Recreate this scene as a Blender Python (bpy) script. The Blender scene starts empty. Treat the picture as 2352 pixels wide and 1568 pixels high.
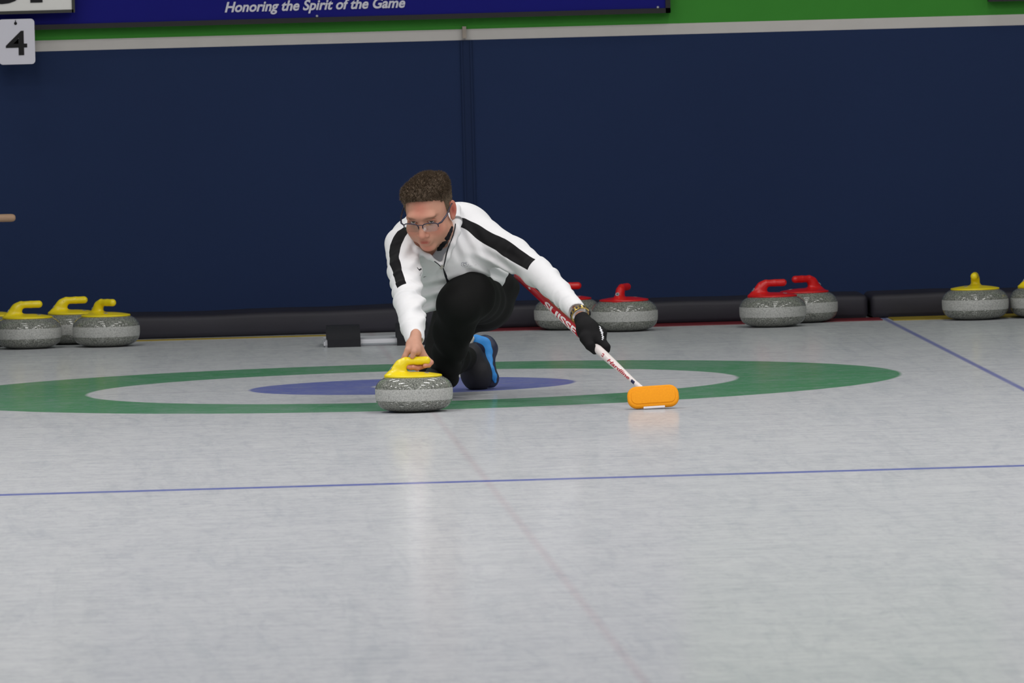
import bpy, bmesh, math, random, time
import numpy as np
from mathutils import Vector, Matrix
T0 = time.time()
random.seed(4); rng = np.random.default_rng(7)
SC = bpy.context.scene
COL = SC.collection
PI = math.pi
# ------------------------------------------------------------------ camera (fitted to house rings, hog line, side line)
FPX, CX, CY, CZ, YAW, PIT, ROL = 25068.0, -1.4504, -40.781, 1.953, 0.0448, 0.0440, -0.02613
F_ = np.array([math.sin(YAW)*math.cos(PIT), math.cos(YAW)*math.cos(PIT), -math.sin(PIT)])
R0 = np.array([math.cos(YAW), -math.sin(YAW), 0.0]); U0 = np.cross(R0, F_)
cr, sr = math.cos(ROL), math.sin(ROL)
R_ = cr*R0 + sr*U0; U_ = -sr*R0 + cr*U0
C_ = np.array([CX, CY, CZ])
def ray(px, py):
    return F_ + R_*(px-1176)/FPX - U_*(py-784)/FPX
def W(px, py, Y):
    """point of the hall seen at a pixel of the photograph, at distance Y along the sheet"""
    d = ray(px, py); return C_ + d*((Y-C_[1])/d[1])
def G(px, py, z=0.0):
    d = ray(px, py); return C_ + d*((z-C_[2])/d[2])
Wh = W
def PX(Y):
    return (Y-C_[1])/FPX          # metres per pixel at distance Y
cam = bpy.data.cameras.new('camera'); co = bpy.data.objects.new('camera', cam); COL.objects.link(co)
cam.sensor_width = 22.3; cam.lens = FPX*22.3/2352; cam.clip_end = 200
M = Matrix(((R_[0], U_[0], -F_[0], CX), (R_[1], U_[1], -F_[1], CY), (R_[2], U_[2], -F_[2], CZ), (0, 0, 0, 1)))
co.matrix_world = M; SC.camera = co
cam.dof.use_dof = True; cam.dof.focus_distance = 39.6; cam.dof.aperture_fstop = 10.0
SC.view_settings.view_transform = 'Standard'; SC.view_settings.look = 'None'
SC.view_settings.gamma = 1; SC.view_settings.use_curve_mapping = False
SC.view_settings.exposure = 0.05

# ------------------------------------------------------------------ materials
def srgb(r, g, b):
    f = lambda c: (c/255/12.92) if c/255 <= .04045 else ((c/255+.055)/1.055)**2.4
    return (f(r), f(g), f(b), 1)
class NT:
    def __init__(s, name):
        s.m = bpy.data.materials.new(name); s.m.use_nodes = True
        s.t = s.m.node_tree; s.t.nodes.clear()
        s.out = s.n('ShaderNodeOutputMaterial')
    def n(s, t, **k):
        x = s.t.nodes.new(t)
        for a, b in k.items(): setattr(x, a, b)
        return x
    def l(s, a, b): s.t.links.new(a, b)
    def val(s, sock, v):
        if hasattr(v, 'links') or isinstance(v, bpy.types.NodeSocket): s.l(v, sock)
        else: sock.default_value = v
    def math(s, op, a, b=None, c=None, clamp=False):
        x = s.n('ShaderNodeMath', operation=op, use_clamp=clamp); s.val(x.inputs[0], a)
        if b is not None: s.val(x.inputs[1], b)
        if c is not None: s.val(x.inputs[2], c)
        return x.outputs[0]
    def mix(s, f, a, b):
        x = s.n('ShaderNodeMix', data_type='RGBA'); s.val(x.inputs[0], f); s.val(x.inputs[6], a); s.val(x.inputs[7], b)
        return x.outputs[2]
    def noise(s, scale, detail=3, vec=None, rough=.5, dist=0):
        x = s.n('ShaderNodeTexNoise'); x.inputs['Scale'].default_value = scale; x.inputs['Detail'].default_value = detail
        x.inputs['Roughness'].default_value = rough; x.inputs['Distortion'].default_value = dist
        if vec is not None: s.l(vec, x.inputs['Vector'])
        return x.outputs[0]
    def ramp(s, f, stops):
        x = s.n('ShaderNodeValToRGB'); s.l(f, x.inputs[0]); e = x.color_ramp.elements
        while len(e) < len(stops): e.new(.5)
        for k, (p, c) in enumerate(stops): e[k].position = p; e[k].color = c
        return x.outputs[0]
    def obj(s, scale=None):
        x = s.n('ShaderNodeTexCoord')
        if scale is None: return x.outputs['Object']
        m = s.n('ShaderNodeMapping'); m.inputs['Scale'].default_value = scale; s.l(x.outputs['Object'], m.inputs[0]); return m.outputs[0]
    def attr(s, name, col=False):
        x = s.n('ShaderNodeAttribute'); x.attribute_name = name; return x.outputs[0 if col else 2]
    def bsdf(s, color, rough=.5, spec=.5, metal=0, bump=None, bstr=.2, bdist=.002, **k):
        b = s.n('ShaderNodeBsdfPrincipled'); s.val(b.inputs['Base Color'], color); s.val(b.inputs['Roughness'], rough)
        b.inputs['Specular IOR Level'].default_value = spec; b.inputs['Metallic'].default_value = metal
        for a, v in k.items(): b.inputs[a.replace('_', ' ')].default_value = v
        if bump is not None:
            bp = s.n('ShaderNodeBump'); bp.inputs['Strength'].default_value = bstr; bp.inputs['Distance'].default_value = bdist
            s.l(bump, bp.inputs['Height']); s.l(bp.outputs[0], b.inputs['Normal'])
        s.l(b.outputs[0], s.out.inputs[0]); return b
def simple(name, c, rough=.5, spec=.5, metal=0, nscale=None, namt=.08, **k):
    t = NT(name)
    if nscale:
        f = t.noise(nscale, 4, t.obj())
        lo = tuple(x*(1-namt) for x in c[:3])+(1,); hi = tuple(min(1, x*(1+namt)) for x in c[:3])+(1,)
        t.bsdf(t.mix(f, lo, hi), rough, spec, metal, bump=f, **k)
    else: t.bsdf(c, rough, spec, metal, **k)
    return t.m

# ------------------------------------------------------------------ object helpers
def tag(o, label=None, cat=None, group=None, kind=None):
    if label: o['label'] = label
    if cat: o['category'] = cat
    if group: o['group'] = group
    if kind: o['kind'] = kind
    return o
def empty(name, loc=(0, 0, 0), rz=0):
    o = bpy.data.objects.new(name, None); o.location = loc; o.rotation_euler = (0, 0, rz); COL.objects.link(o); o.empty_display_size = .05
    return o
def mesh_obj(name, me, m=None, parent=None, smooth=True):
    o = bpy.data.objects.new(name, me); COL.objects.link(o)
    if m is not None:
        for k in (m if isinstance(m, (list, tuple)) else [m]): me.materials.append(k)
    if smooth: me.polygons.foreach_set('use_smooth', [True]*len(me.polygons))
    if parent is not None: o.parent = parent
    return o
def from_bm(name, bm, m, parent=None, smooth=False, bevel=None):
    if bevel:
        bmesh.ops.bevel(bm, geom=[e for e in bm.edges if e.calc_face_angle(0) > .5], offset=bevel, segments=3, profile=.5, affect='EDGES')
    bmesh.ops.recalc_face_normals(bm, faces=bm.faces)
    me = bpy.data.meshes.new(name); bm.to_mesh(me); bm.free()
    o = mesh_obj(name, me, m, parent, False)
    if smooth:
        me.polygons.foreach_set('use_smooth', [True]*len(me.polygons))
        if hasattr(me, 'set_sharp_from_angle'): me.set_sharp_from_angle(angle=.7)
    return o
def box(bm, x0, x1, y0, y1, z0, z1):
    v = [bm.verts.new((x, y, z)) for x in (x0, x1) for y in (y0, y1) for z in (z0, z1)]
    for f in ((0, 1, 3, 2), (4, 6, 7, 5), (0, 4, 5, 1), (2, 3, 7, 6), (0, 2, 6, 4), (1, 5, 7, 3)): bm.faces.new([v[i] for i in f])
def boxo(name, m, parent=None, bevel=None, smooth=False, **k):
    bm = bmesh.new(); box(bm, *k['b']); return from_bm(name, bm, m, parent, smooth, bevel)
def frame_of(d):
    d = np.asarray(d, float); d /= np.linalg.norm(d)
    a = np.array([0, 0, 1.]) if abs(d[2]) < .9 else np.array([1., 0, 0])
    u = np.cross(a, d); u /= np.linalg.norm(u); v = np.cross(d, u); return u, v, d
def tube(bm, pts, rad, seg=16, caps=True):
    pts = [np.asarray(p, float) for p in pts]; n = len(pts)
    if np.isscalar(rad): rad = [rad]*n
    rings = []; pu = None
    for i, p in enumerate(pts):
        d = pts[min(i+1, n-1)]-pts[max(i-1, 0)]; u, v, d = frame_of(d)
        if pu is not None:
            u = pu-d*(pu@d); u /= np.linalg.norm(u); v = np.cross(d, u)
        pu = u
        rings.append([bm.verts.new(p+rad[i]*(math.cos(t)*u+math.sin(t)*v)) for t in np.linspace(0, 2*PI, seg, endpoint=False)])
    for a, b in zip(rings, rings[1:]):
        for k in range(seg): bm.faces.new((a[k], a[(k+1) % seg], b[(k+1) % seg], b[k]))
    if caps: bm.faces.new(rings[0][::-1]); bm.faces.new(rings[-1])
def lathe(bm, prof, seg=96):
    rings = []
    for r, z in prof:
        if r < 1e-6: rings.append([bm.verts.new((0, 0, z))])
        else: rings.append([bm.verts.new((r*math.cos(t), r*math.sin(t), z)) for t in np.linspace(0, 2*PI, seg, endpoint=False)])
    for a, b in zip(rings, rings[1:]):
        for k in range(seg):
            k2 = (k+1) % seg
            if len(a) == 1: bm.faces.new((a[0], b[k2], b[k]))
            elif len(b) == 1: bm.faces.new((a[k], a[k2], b[0]))
            else: bm.faces.new((a[k], a[k2], b[k2], b[k]))
def text_bm(s, size, extrude=.001, bold=0.0, shear=0.0, spacing=1.0, cuts=0):
    """lettering as mesh, x along the words, y up, centred in x"""
    cu = bpy.data.curves.new('t', 'FONT'); cu.body = s; cu.size = size; cu.extrude = extrude; cu.offset = bold; cu.shear = shear
    cu.space_character = spacing; cu.align_x = 'CENTER'; cu.resolution_u = 6
    o = bpy.data.objects.new('t', cu); COL.objects.link(o)
    dg = bpy.context.evaluated_depsgraph_get(); me = bpy.data.meshes.new_from_object(o.evaluated_get(dg))
    bpy.data.objects.remove(o); bpy.data.curves.remove(cu)
    bm = bmesh.new(); bm.from_mesh(me); bpy.data.meshes.remove(me)
    if cuts:
        bmesh.ops.triangulate(bm, faces=bm.faces)
        for _ in range(cuts):
            L = [e for e in bm.edges if e.calc_length() > size*.12]
            bmesh.ops.subdivide_edges(bm, edges=L, cuts=1)
            bmesh.ops.triangulate(bm, faces=bm.faces)
    return bm

# ------------------------------------------------------------------ signed-distance modelling (blocks + surface nets)
f4 = np.float32
class Shape:
    def __init__(s): s.ops = []
    def add(s, fn, c, r, k=.01, mode='u'): s.ops.append((mode, fn, np.asarray(c, float), float(r), k)); return s
    def rc(s, a, b, ra, rb, k=.01, mode='u', R=None, sq=None):
        """round cone from a to b; sq = (axis, factor) squashes it along a world axis"""
        a = np.asarray(a, float); b = np.asarray(b, float); ab = b-a; L2 = ab@ab+1e-12
        def fn(p):
            q = p-a.astype(f4); t = np.clip(q@(ab/L2).astype(f4), 0, 1)
            v = q-t[:, None]*ab.astype(f4)
            if sq is not None:
                ax, fc = sq; w = v@ax.astype(f4); v = v+(w*(1/fc-1))[:, None]*ax.astype(f4)
                return (np.sqrt((v*v).sum(1))-(ra+(rb-ra)*t))*f4(min(1, fc))
            return np.sqrt((v*v).sum(1))-(ra+(rb-ra)*t)
        return s.add(fn, (a+b)/2, math.sqrt(L2)/2+max(ra, rb)*(1 if sq is None else max(1, sq[1])), k, mode)
    def ell(s, c, r, R=None, k=.01, mode='u'):
        c = np.asarray(c, float); r = np.asarray(r, float); Rm = np.eye(3) if R is None else np.asarray(R, float)
        c4, ir, R4 = c.astype(f4), (1/r).astype(f4), Rm.astype(f4)
        def fn(p):
            q = ((p-c4)@R4)*ir; k0 = np.sqrt((q*q).sum(1))+f4(1e-6); g = q*ir; k1 = np.sqrt((g*g).sum(1))+f4(1e-6)
            return k0*(k0-1)/k1
        return s.add(fn, c, r.max(), k, mode)
    def chain(s, pts, rad, k=.008, k2=.003, mode='u'):
        for i in range(len(pts)-1): s.rc(pts[i], pts[i+1], rad[i], rad[i+1], k if i == 0 else k2, mode)
        return s
    def plane(s, p, n, mode='i'):
        p = np.asarray(p, float); n = np.asarray(n, float)/np.linalg.norm(n)
        return s.add(lambda q: (q-p.astype(f4))@n.astype(f4), p, 99, .002, mode)
    def disp(s, fn): return s.add(fn, (0, 0, 0), 99, 0, 'd')
    def ev(s, p, cull=None):
        p = p.astype(f4); d = np.full(len(p), 9., f4)
        for mode, fn, c, r, k in s.ops:
            if cull is not None and r < 50:
                if np.linalg.norm(cull[0]-c) > cull[1]+r+k+.05: continue
            v = fn(p)
            if mode == 'd': d = d-v; continue
            if mode == 'u':
                if k > 0: h = np.maximum(k-np.abs(d-v), 0)/k; d = np.minimum(d, v)-h*h*f4(k*.25)
                else: d = np.minimum(d, v)
            else:
                w = -v if mode == 's' else v
                if k > 0: h = np.maximum(k-np.abs(d-w), 0)/k; d = np.maximum(d, w)+h*h*f4(k*.25)
                else: d = np.maximum(d, w)
        return d
    def hit(s, px, py, Y0=-2.5, off=0.0):
        """first point of the surface met by the line of sight through a pixel"""
        d = ray(px, py); d = d/np.linalg.norm(d); p = Wh(px, py, Y0)
        for _ in range(300):
            v = float(s.ev(p[None])[0])
            if v < 3e-4: break
            p = p+d*min(max(v*.6, 3e-4), .05)
            if p[1] > .8: break
        return p-d*off
    def norm(s, p):
        e = 2e-3; P = np.array([p+e*np.eye(3)[i]*sg for i in range(3) for sg in (1, -1)])
        v = s.ev(P); n = np.array([v[0]-v[1], v[2]-v[3], v[4]-v[5]]); return n/np.linalg.norm(n)
    def mesh(s, name, h, smooth=2):
        lo = np.min([c-r for m_, f_, c, r, k in s.ops if r < 50 and m_ == 'u'], 0)-3*h
        hi = np.max([c+r for m_, f_, c, r, k in s.ops if r < 50 and m_ == 'u'], 0)+3*h
        B = 20; nb = np.ceil((hi-lo)/h/B).astype(int); bs = B*h
        N = nb*B+2
        ce = np.stack(np.meshgrid(*[np.arange(n) for n in nb], indexing='ij'), -1).reshape(-1, 3)
        cen = lo+(ce+.5)*bs; dv = np.concatenate([s.ev(cen[i:i+40000]) for i in range(0, len(cen), 40000)])
        act = ce[np.abs(dv) < bs*.87*1.35+.012]
        g = np.stack(np.meshgrid(*[np.arange(B+1)]*3, indexing='ij'), -1).reshape(-1, 3)
        IDS, VS, Q = [], [], []
        gid = lambda I: (I[:, 0]*N[1]+I[:, 1])*N[2]+I[:, 2]
        for b in act:
            base = b*B; P = lo+(g+base)*h
            D = s.ev(P, (lo+(b+.5)*bs, bs*.87)).reshape(B+1, B+1, B+1)
            S = D < 0
            if S.all() or not S.any(): continue
            cnt = np.zeros((B, B, B), np.int8)
            for i in (0, 1):
                for j in (0, 1):
                    for k in (0, 1): cnt += S[i:B+i, j:B+j, k:B+k]
            I = np.argwhere((cnt > 0) & (cnt < 8))
            if len(I) == 0: continue
            acc = np.zeros((len(I), 3)); num = np.zeros(len(I))
            for ax in range(3):
                for o1 in (0, 1):
                    for o2 in (0, 1):
                        o = [0, 0, 0]; oth = [a for a in range(3) if a != ax]; o[oth[0]] = o1; o[oth[1]] = o2
                        A = I+o; Bq = A.copy(); Bq[:, ax] += 1
                        da = D[A[:, 0], A[:, 1], A[:, 2]]; db = D[Bq[:, 0], Bq[:, 1], Bq[:, 2]]
                        x = (da < 0) != (db < 0); t = np.where(x, da/np.where(x, da-db, 1), 0)
                        pt = A.astype(float); pt[:, ax] += t
                        acc += pt*x[:, None]; num += x
            IDS.append(gid(I+base)); VS.append(lo+(acc/num[:, None]+base)*h)
            for ax in range(3):
                sl0 = [slice(0, B)]*3; sl1 = [slice(0, B)]*3; sl1[ax] = slice(1, B+1)
                a = S[tuple(sl0)]; c = S[tuple(sl1)]; E = np.argwhere(a != c)
                if len(E) == 0: continue
                fl = a[E[:, 0], E[:, 1], E[:, 2]]
                u, v = (ax+1) % 3, (ax+2) % 3; E = E+base; q = []
                for (du, dv2) in ((0, 0), (-1, 0), (-1, -1), (0, -1)):
                    c2 = E.copy(); c2[:, u] += du; c2[:, v] += dv2; q.append(gid(c2))
                q = np.stack(q, 1); q[~fl] = q[~fl][:, ::-1]; Q.append(q)
        ids = np.concatenate(IDS); vs = np.concatenate(VS); q = np.concatenate(Q)
        o = np.argsort(ids); ids = ids[o]; vs = vs[o]
        qi = np.searchsorted(ids, q); qi[qi >= len(ids)] = 0; ok = (ids[qi] == q).all(1); qi = qi[ok]
        for _ in range(smooth):
            s_ = np.zeros_like(vs); n_ = np.zeros(len(vs))
            for a, b in ((0, 1), (1, 2), (2, 3), (3, 0)):
                for c in range(3):
                    s_[:, c] += np.bincount(qi[:, a], vs[qi[:, b], c], len(vs))+np.bincount(qi[:, b], vs[qi[:, a], c], len(vs))
                n_ += np.bincount(qi[:, a], minlength=len(vs))+np.bincount(qi[:, b], minlength=len(vs))
            vs = vs+.5*(s_/np.maximum(n_, 1)[:, None]-vs)
        me = bpy.data.meshes.new(name); nv, nq = len(vs), len(qi)
        me.vertices.add(nv); me.vertices.foreach_set('co', vs.ravel().astype(f4))
        me.loops.add(nq*4); me.loops.foreach_set('vertex_index', qi.ravel().astype(np.int32))
        me.polygons.add(nq); me.polygons.foreach_set('loop_start', np.arange(0, nq*4, 4, dtype=np.int32))
        me.update(calc_edges=True)
        print(name, nv, 'verts', round(time.time()-T0, 1), 's')
        return me, vs
def attr_f(me, name, v):
    a = me.attributes.new(name, 'FLOAT', 'POINT'); a.data.foreach_set('value', np.asarray(v, f4))
def attr_c(me, name, v):
    a = me.attributes.new(name, 'FLOAT_COLOR', 'POINT'); v = np.hstack([v, np.ones((len(v), 1))]).astype(f4); a.data.foreach_set('color', v.ravel())
def pdist(p, pts, rad=None):
    """distance of points to a polyline (minus a radius that varies along it)"""
    d = np.full(len(p), 9.)
    for i in range(len(pts)-1):
        a, b = np.asarray(pts[i]), np.asarray(pts[i+1]); ab = b-a; q = p-a
        t = np.clip(q@ab/(ab@ab+1e-12), 0, 1); e = np.linalg.norm(q-t[:, None]*ab, axis=1)
        if rad is not None: e = e-(rad[i]+(rad[i+1]-rad[i])*t)
        d = np.minimum(d, e)
    return d
def sm(x, a, b):
    t = np.clip((x-a)/(b-a), 0, 1); return t*t*(3-2*t)

# ================================================================== THE HALL
YB = 4.76          # front of the foam bumper
YE = 4.54          # edge of the coloured strips
HB = float(W(1980, 677.5, YB)[2])          # bumper height
YW = float(G(1980, 668.5, HB)[1])          # back wall
print('wall', YW, 'bumper height', HB)
def wz(px, py, Y=YW): return float(W(px, py, Y)[2])
def wx(px, py, Y=YW): return float(W(px, py, Y)[0])
# ---- ice sheet with the painted house and lines
t = NT('curling_ice')
pos = t.obj(); sep = t.n('ShaderNodeSeparateXYZ'); t.l(pos, sep.inputs[0]); X, Yy = sep.outputs[0], sep.outputs[1]
wob = t.math('MULTIPLY', t.math('SUBTRACT', t.noise(7, 3, pos), .5), .012)
rr = t.math('ADD', t.math('SQRT', t.math('ADD', t.math('MULTIPLY', X, X), t.math('MULTIPLY', Yy, Yy))), wob)
def band(v, a, b, s=.008):
    return t.math('MULTIPLY', t.math('DIVIDE', t.math('SUBTRACT', v, a-s), 2*s, clamp=True), t.math('DIVIDE', t.math('SUBTRACT', b+s, v), 2*s, clamp=True))
map1 = t.obj((1.3, .35, 1)); n1 = t.noise(1.6, 6, map1, .62, .6)
map2 = t.obj((9, 1.2, 1)); n2 = t.noise(1.5, 5, map2, .6, 1.5)
mr = t.n('ShaderNodeMapping'); mr.inputs['Rotation'].default_value = (0, 0, .09); mr.inputs['Scale'].default_value = (3.0, .16, 1); t.l(pos, mr.inputs[0])
n3 = t.noise(2.2, 7, mr.outputs[0], .7, 2.2)
mr2 = t.n('ShaderNodeMapping'); mr2.inputs['Rotation'].default_value = (0, 0, -1.2); mr2.inputs['Scale'].default_value = (1.5, .25, 1); t.l(pos, mr2.inputs[0])
n4 = t.noise(1.8, 7, mr2.outputs[0], .7, 2.5)
base = t.mix(n1, srgb(182, 183, 187), srgb(194, 194, 196))
scr = t.ramp(n3, [(.36, (1, 1, 1, 1)), (.47, (0, 0, 0, 1))]); scr2 = t.ramp(n4, [(.37, (1, 1, 1, 1)), (.46, (0, 0, 0, 1))])
base = t.mix(t.math('MULTIPLY', scr, .15), base, srgb(140, 150, 156))
base = t.mix(t.math('MULTIPLY', scr2, .13), base, srgb(142, 146, 152))
base = t.mix(t.math('MULTIPLY', t.ramp(n2, [(.35, (1, 1, 1, 1)), (.5, (0, 0, 0, 1))]), .18), base, srgb(150, 152, 160))
grime = t.math('ADD', .72, t.math('MULTIPLY', n1, .5), clamp=True)
def paint(mask, colr, base, k=1.0): return t.mix(t.math('MULTIPLY', t.math('MULTIPLY', mask, grime), k), base, colr)
base = paint(band(rr, 1.219, 1.829), srgb(60, 126, 80), base, .96)
base = paint(band(rr, .152, .61), srgb(80, 88, 158), base, .93)
base = paint(band(X, -.008, .008, .012), srgb(165, 125, 130), base, .26)
base = paint(band(Yy, -.008, .008, .006), srgb(120, 110, 112), base, .45)
base = paint(band(Yy, -6.46, -6.365, .014), srgb(66, 78, 158), base, .9)
for sx in (1, -1):
    base = paint(band(X, sx*2.15-.012, sx*2.15+.012, .006), srgb(88, 92, 160), base, .85)
for ang, ph_, am in ((.16, 0, .55), (-.22, 3.1, .5), (.5, 7.7, .4)):      # long thin broom and stone scuffs
    mq = t.n('ShaderNodeMapping'); mq.inputs['Rotation'].default_value = (0, 0, ang); mq.inputs['Location'].default_value = (ph_, ph_, 0); mq.inputs['Scale'].default_value = (1.1, 5.5, 1); t.l(pos, mq.inputs[0])
    q_ = t.noise(1.9, 6, mq.outputs[0], .62, 1.8)
    base = t.mix(t.math('MULTIPLY', t.ramp(q_, [(.472, (0, 0, 0, 1)), (.490, (1, 1, 1, 1)), (.508, (0, 0, 0, 1))]), am), base, srgb(138, 144, 150))
d1 = t.n('ShaderNodeBsdfDiffuse'); t.l(base, d1.inputs[0])
g1 = t.n('ShaderNodeBsdfGlossy'); g1.inputs['Roughness'].default_value = .13; g1.inputs[0].default_value = (.95, .97, 1, 1)
bp = t.n('ShaderNodeBump'); bp.inputs['Strength'].default_value = .03; bp.inputs['Distance'].default_value = .001
t.l(t.noise(90, 2, pos), bp.inputs['Height']); t.l(bp.outputs[0], g1.inputs['Normal'])
mx = t.n('ShaderNodeMixShader'); mx.inputs[0].default_value = .24
t.l(d1.outputs[0], mx.inputs[1]); t.l(g1.outputs[0], mx.inputs[2]); t.l(mx.outputs[0], t.out.inputs[0])
ICE = t.m
bm = bmesh.new(); box(bm, -11, 11, -44, 5.2, -.15, 0)
tag(from_bm('floor', bm, ICE), 'white curling ice with green and blue house rings', kind='structure')

# ---- back wall: painted boards blue, white stripe, green
z_s0 = (wz(91, 119)+wz(2340, 57))/2; z_s1 = (wz(91, 93)+wz(2340, 33))/2
t = NT('painted_wall_blue'); n = t.noise(1.1, 5, t.obj()); nf = t.noise(140, 3, t.obj())
t.bsdf(t.mix(n, srgb(24, 40, 74), srgb(29, 46, 82)), .75, .2, bump=nf, bstr=.15); WBL = t.m
WGR = simple('painted_wall_green', srgb(54, 132, 42), .7, .25, nscale=9, namt=.07)
WWH = simple('painted_wall_white', srgb(190, 186, 182), .6, .3, nscale=12, namt=.05)
bm = bmesh.new(); box(bm, -11, 11, YW, YW+.2, -.05, 5.2)
bmesh.ops.bisect_plane(bm, geom=bm.verts[:]+bm.edges[:]+bm.faces[:], plane_co=(0, 0, z_s0), plane_no=(0, 0, 1))
bmesh.ops.bisect_plane(bm, geom=bm.verts[:]+bm.edges[:]+bm.faces[:], plane_co=(0, 0, z_s1), plane_no=(0, 0, 1))
wall = from_bm('wall_back', bm, [WBL, WWH, WGR])
for p in wall.data.polygons:
    z = p.center.z; p.material_index = 0 if z < z_s0 else (1 if z < z_s1 else 2)
tag(wall, 'dark blue hall wall with white stripe and green band above', kind='structure')
# seam batten on the wall
xb0 = wx(1062, 110); xb1 = wx(1079, 110)
bm = bmesh.new(); box(bm, xb0, xb1, YW-.006, YW+.01, .1, z_s0)
for xx in (xb0-.008, xb1): box(bm, xx, xx+.008, YW-.010, YW+.01, .1, z_s0)
tag(from_bm('trim_1', bm, simple('batten_blue', srgb(23, 38, 70), .75, .2)), 'narrow blue vertical seam batten on the wall', kind='structure')
# other sides of the hall and ceiling
WH = simple('hall_side_paint', srgb(120, 124, 130), .8, .2, nscale=2)
tag(boxo('wall_left', WH, b=(-11.2, -11, -44, 5.2, -.1, 5.3)), kind='structure')
tag(boxo('wall_right', WH, b=(11, 11.2, -44, 5.2, -.1, 5.3)), kind='structure')
tag(boxo('wall_front', WH, b=(-11.2, 11.2, -44.2, -44, -.1, 5.3)), kind='structure')
tag(boxo('ceiling', simple('ceiling_paint', srgb(170, 172, 175), .85, .2, nscale=2), b=(-11.2, 11.2, -44.2, 5.2, 5.2, 5.35)), kind='structure')

# ---- foam bumpers along the wall
t = NT('black_bumper_foam'); n = t.noise(30, 4, t.obj()); n5 = t.noise(2.5, 3, t.obj((1, 1, 6)))
t.bsdf(t.mix(n5, srgb(30, 29, 37), srgb(47, 45, 54)), .55, .35, bump=n, bstr=.25, bdist=.003); FOAM = t.m
xj = wx(1997, 700, YB)
def bumper(x0, x1, label, ya=YB, yb=YB):
    bm = bmesh.new(); box(bm, x0+.006, x1-.006, YB, YW-.003, .0, HB)
    n_ = max(2, int((x1-x0)/.15))
    for k in range(1, n_):
        xx = x0+(x1-x0)*k/n_
        bmesh.ops.bisect_plane(bm, geom=bm.verts[:]+bm.edges[:]+bm.faces[:], plane_co=(xx, 0, 0), plane_no=(1, 0, 0))
    for v in bm.verts:
        if v.co.y < YW-.02: v.co.y = ya+(yb-ya)*(v.co.x-x0)/(x1-x0)
        if v.co.z > .05: v.co.z += .003*math.sin(v.co.x*3.1+1)+.002*math.sin(v.co.x*11)
    o = from_bm('foam_bumper', bm, FOAM, None, True, .022)
    return tag(o, label, 'bumper', 'foam bumpers along the back wall')
bumper(-3.4, xj, 'long black foam bumper at the wall foot behind the curler and hacks', 4.67, YB)
bumper(xj, 4.2, 'black foam bumper at the wall foot right of the joint, behind the yellow stone')
# coloured stone-parking strips on the ice
RED = simple('red_strip', srgb(104, 20, 30), .5, .4, nscale=20); YEL = simple('yellow_strip', srgb(138, 118, 28), .5, .4, nscale=20)
xm = wx(745, 770, YB); xs = 2.15
def strip(x0, x1, y0, m, label, cat='floor strip'):
    bm = bmesh.new(); box(bm, x0, x1, y0, YB-.17 if x0 < -2 else YB-.004, 0, .004)
    return tag(from_bm('floor_strip', bm, m, None, False, .0008), label, cat, 'coloured strips along the bumper foot')
strip(-2.14, xm, YE-.01, YEL, 'thin yellow strip on the ice along the bumper left of the hacks')
strip(wx(1090, 765, YB), xs-.02, YE, RED, 'dark red strip on the ice along the bumper behind the red stones')
strip(xs+.02, 4.1, YE-.06, YEL, 'yellow strip on the ice under the yellow stones at far right')

# ---- hack
HK = simple('hack_rubber', srgb(34, 33, 38), .7, .3, nscale=60, namt=.2); HW = simple('hack_white_plastic', srgb(205, 205, 210), .4, .5, nscale=10)
HG = simple('hack_channel_grey', srgb(140, 145, 150), .4, .5)
hx = 0.0; hy = 3.47
hk = empty('starting_hack', (hx, hy, 0)); tag(hk, 'starting hack with two black rubber blocks on a white base behind the house', 'hack')
hc = G(868, 797)
def lx(px, Y=3.47, py=790): return float(W(px, py, Y)[0])
bm = bmesh.new(); xa, xb, xc, xd = lx(744), lx(925), lx(752), lx(990)
box(bm, xa, xd, 0, .32, 0, .028); bmesh.ops.bevel(bm, geom=bm.edges[:], offset=.006, segments=2, affect='EDGES')
from_bm('base_plate', bm, HW, hk, True)
bm = bmesh.new(); box(bm, lx(830), lx(918), -.004, .004, .006, .012); from_bm('channel', bm, HG, hk)
def rubber(x0, x1):
    bm = bmesh.new(); nseg = 10; prof = [(-.03, 0), (-.035, .03), (-.02, .036), (.0, .055), (.06, .082), (.13, .085), (.17, .06), (.18, 0)]
    L = [bm.verts.new((x0, a, b)) for a, b in prof]; Rr = [bm.verts.new((x1, a, b)) for a, b in prof]
    for k in range(len(prof)):
        k2 = (k+1) % len(prof); bm.faces.new((L[k], L[k2], Rr[k2], Rr[k]))
    bm.faces.new(L[::-1]); bm.faces.new(Rr)
    return from_bm('foothold', bm, HK, hk, True, .005)
rubber(lx(752), lx(828)); rubber(lx(912), lx(986))
for o in hk.children: o.location = (0, 0, 0)

# ---- banner with lettering
def wall_p(px, py, Y): p = W(px, py, Y); return p
YBN = YW-.05
zb = (wz(90, 65, YBN)+wz(1540, 33, YBN))/2; xr = wx(1540, 20, YBN)
BLU = simple('banner_blue', srgb(13, 14, 112), .6, .15, nscale=2, namt=.08); BLK = simple('black_frame', srgb(16, 15, 18), .5, .4)
WTX = simple('white_lettering', srgb(205, 203, 214), .6, .3)
bn = empty('wall_banner', (0, YBN, zb)); tag(bn, 'long blue banner sign with white slanted lettering high on the wall', 'banner')
bm = bmesh.new(); box(bm, -3.1-0, xr-.019, 0, .04, .019, .9); from_bm('panel', bm, BLU, bn)
bm = bmesh.new(); box(bm, -3.12, xr, -.010, .042, 0, .021); box(bm, xr-.021, xr, -.010, .042, 0, .9); box(bm, -3.12, -3.1, -.01, .042, 0, .9); box(bm, -3.12, xr, -.01, .042, .9, .92)
from_bm('frame', bm, BLK, bn, False)
a = W(516, 27, YBN-.001); b = W(931, 22, YBN-.001)
wid = W(931, 20, YBN)[0]-W(516, 20, YBN)[0]
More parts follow.
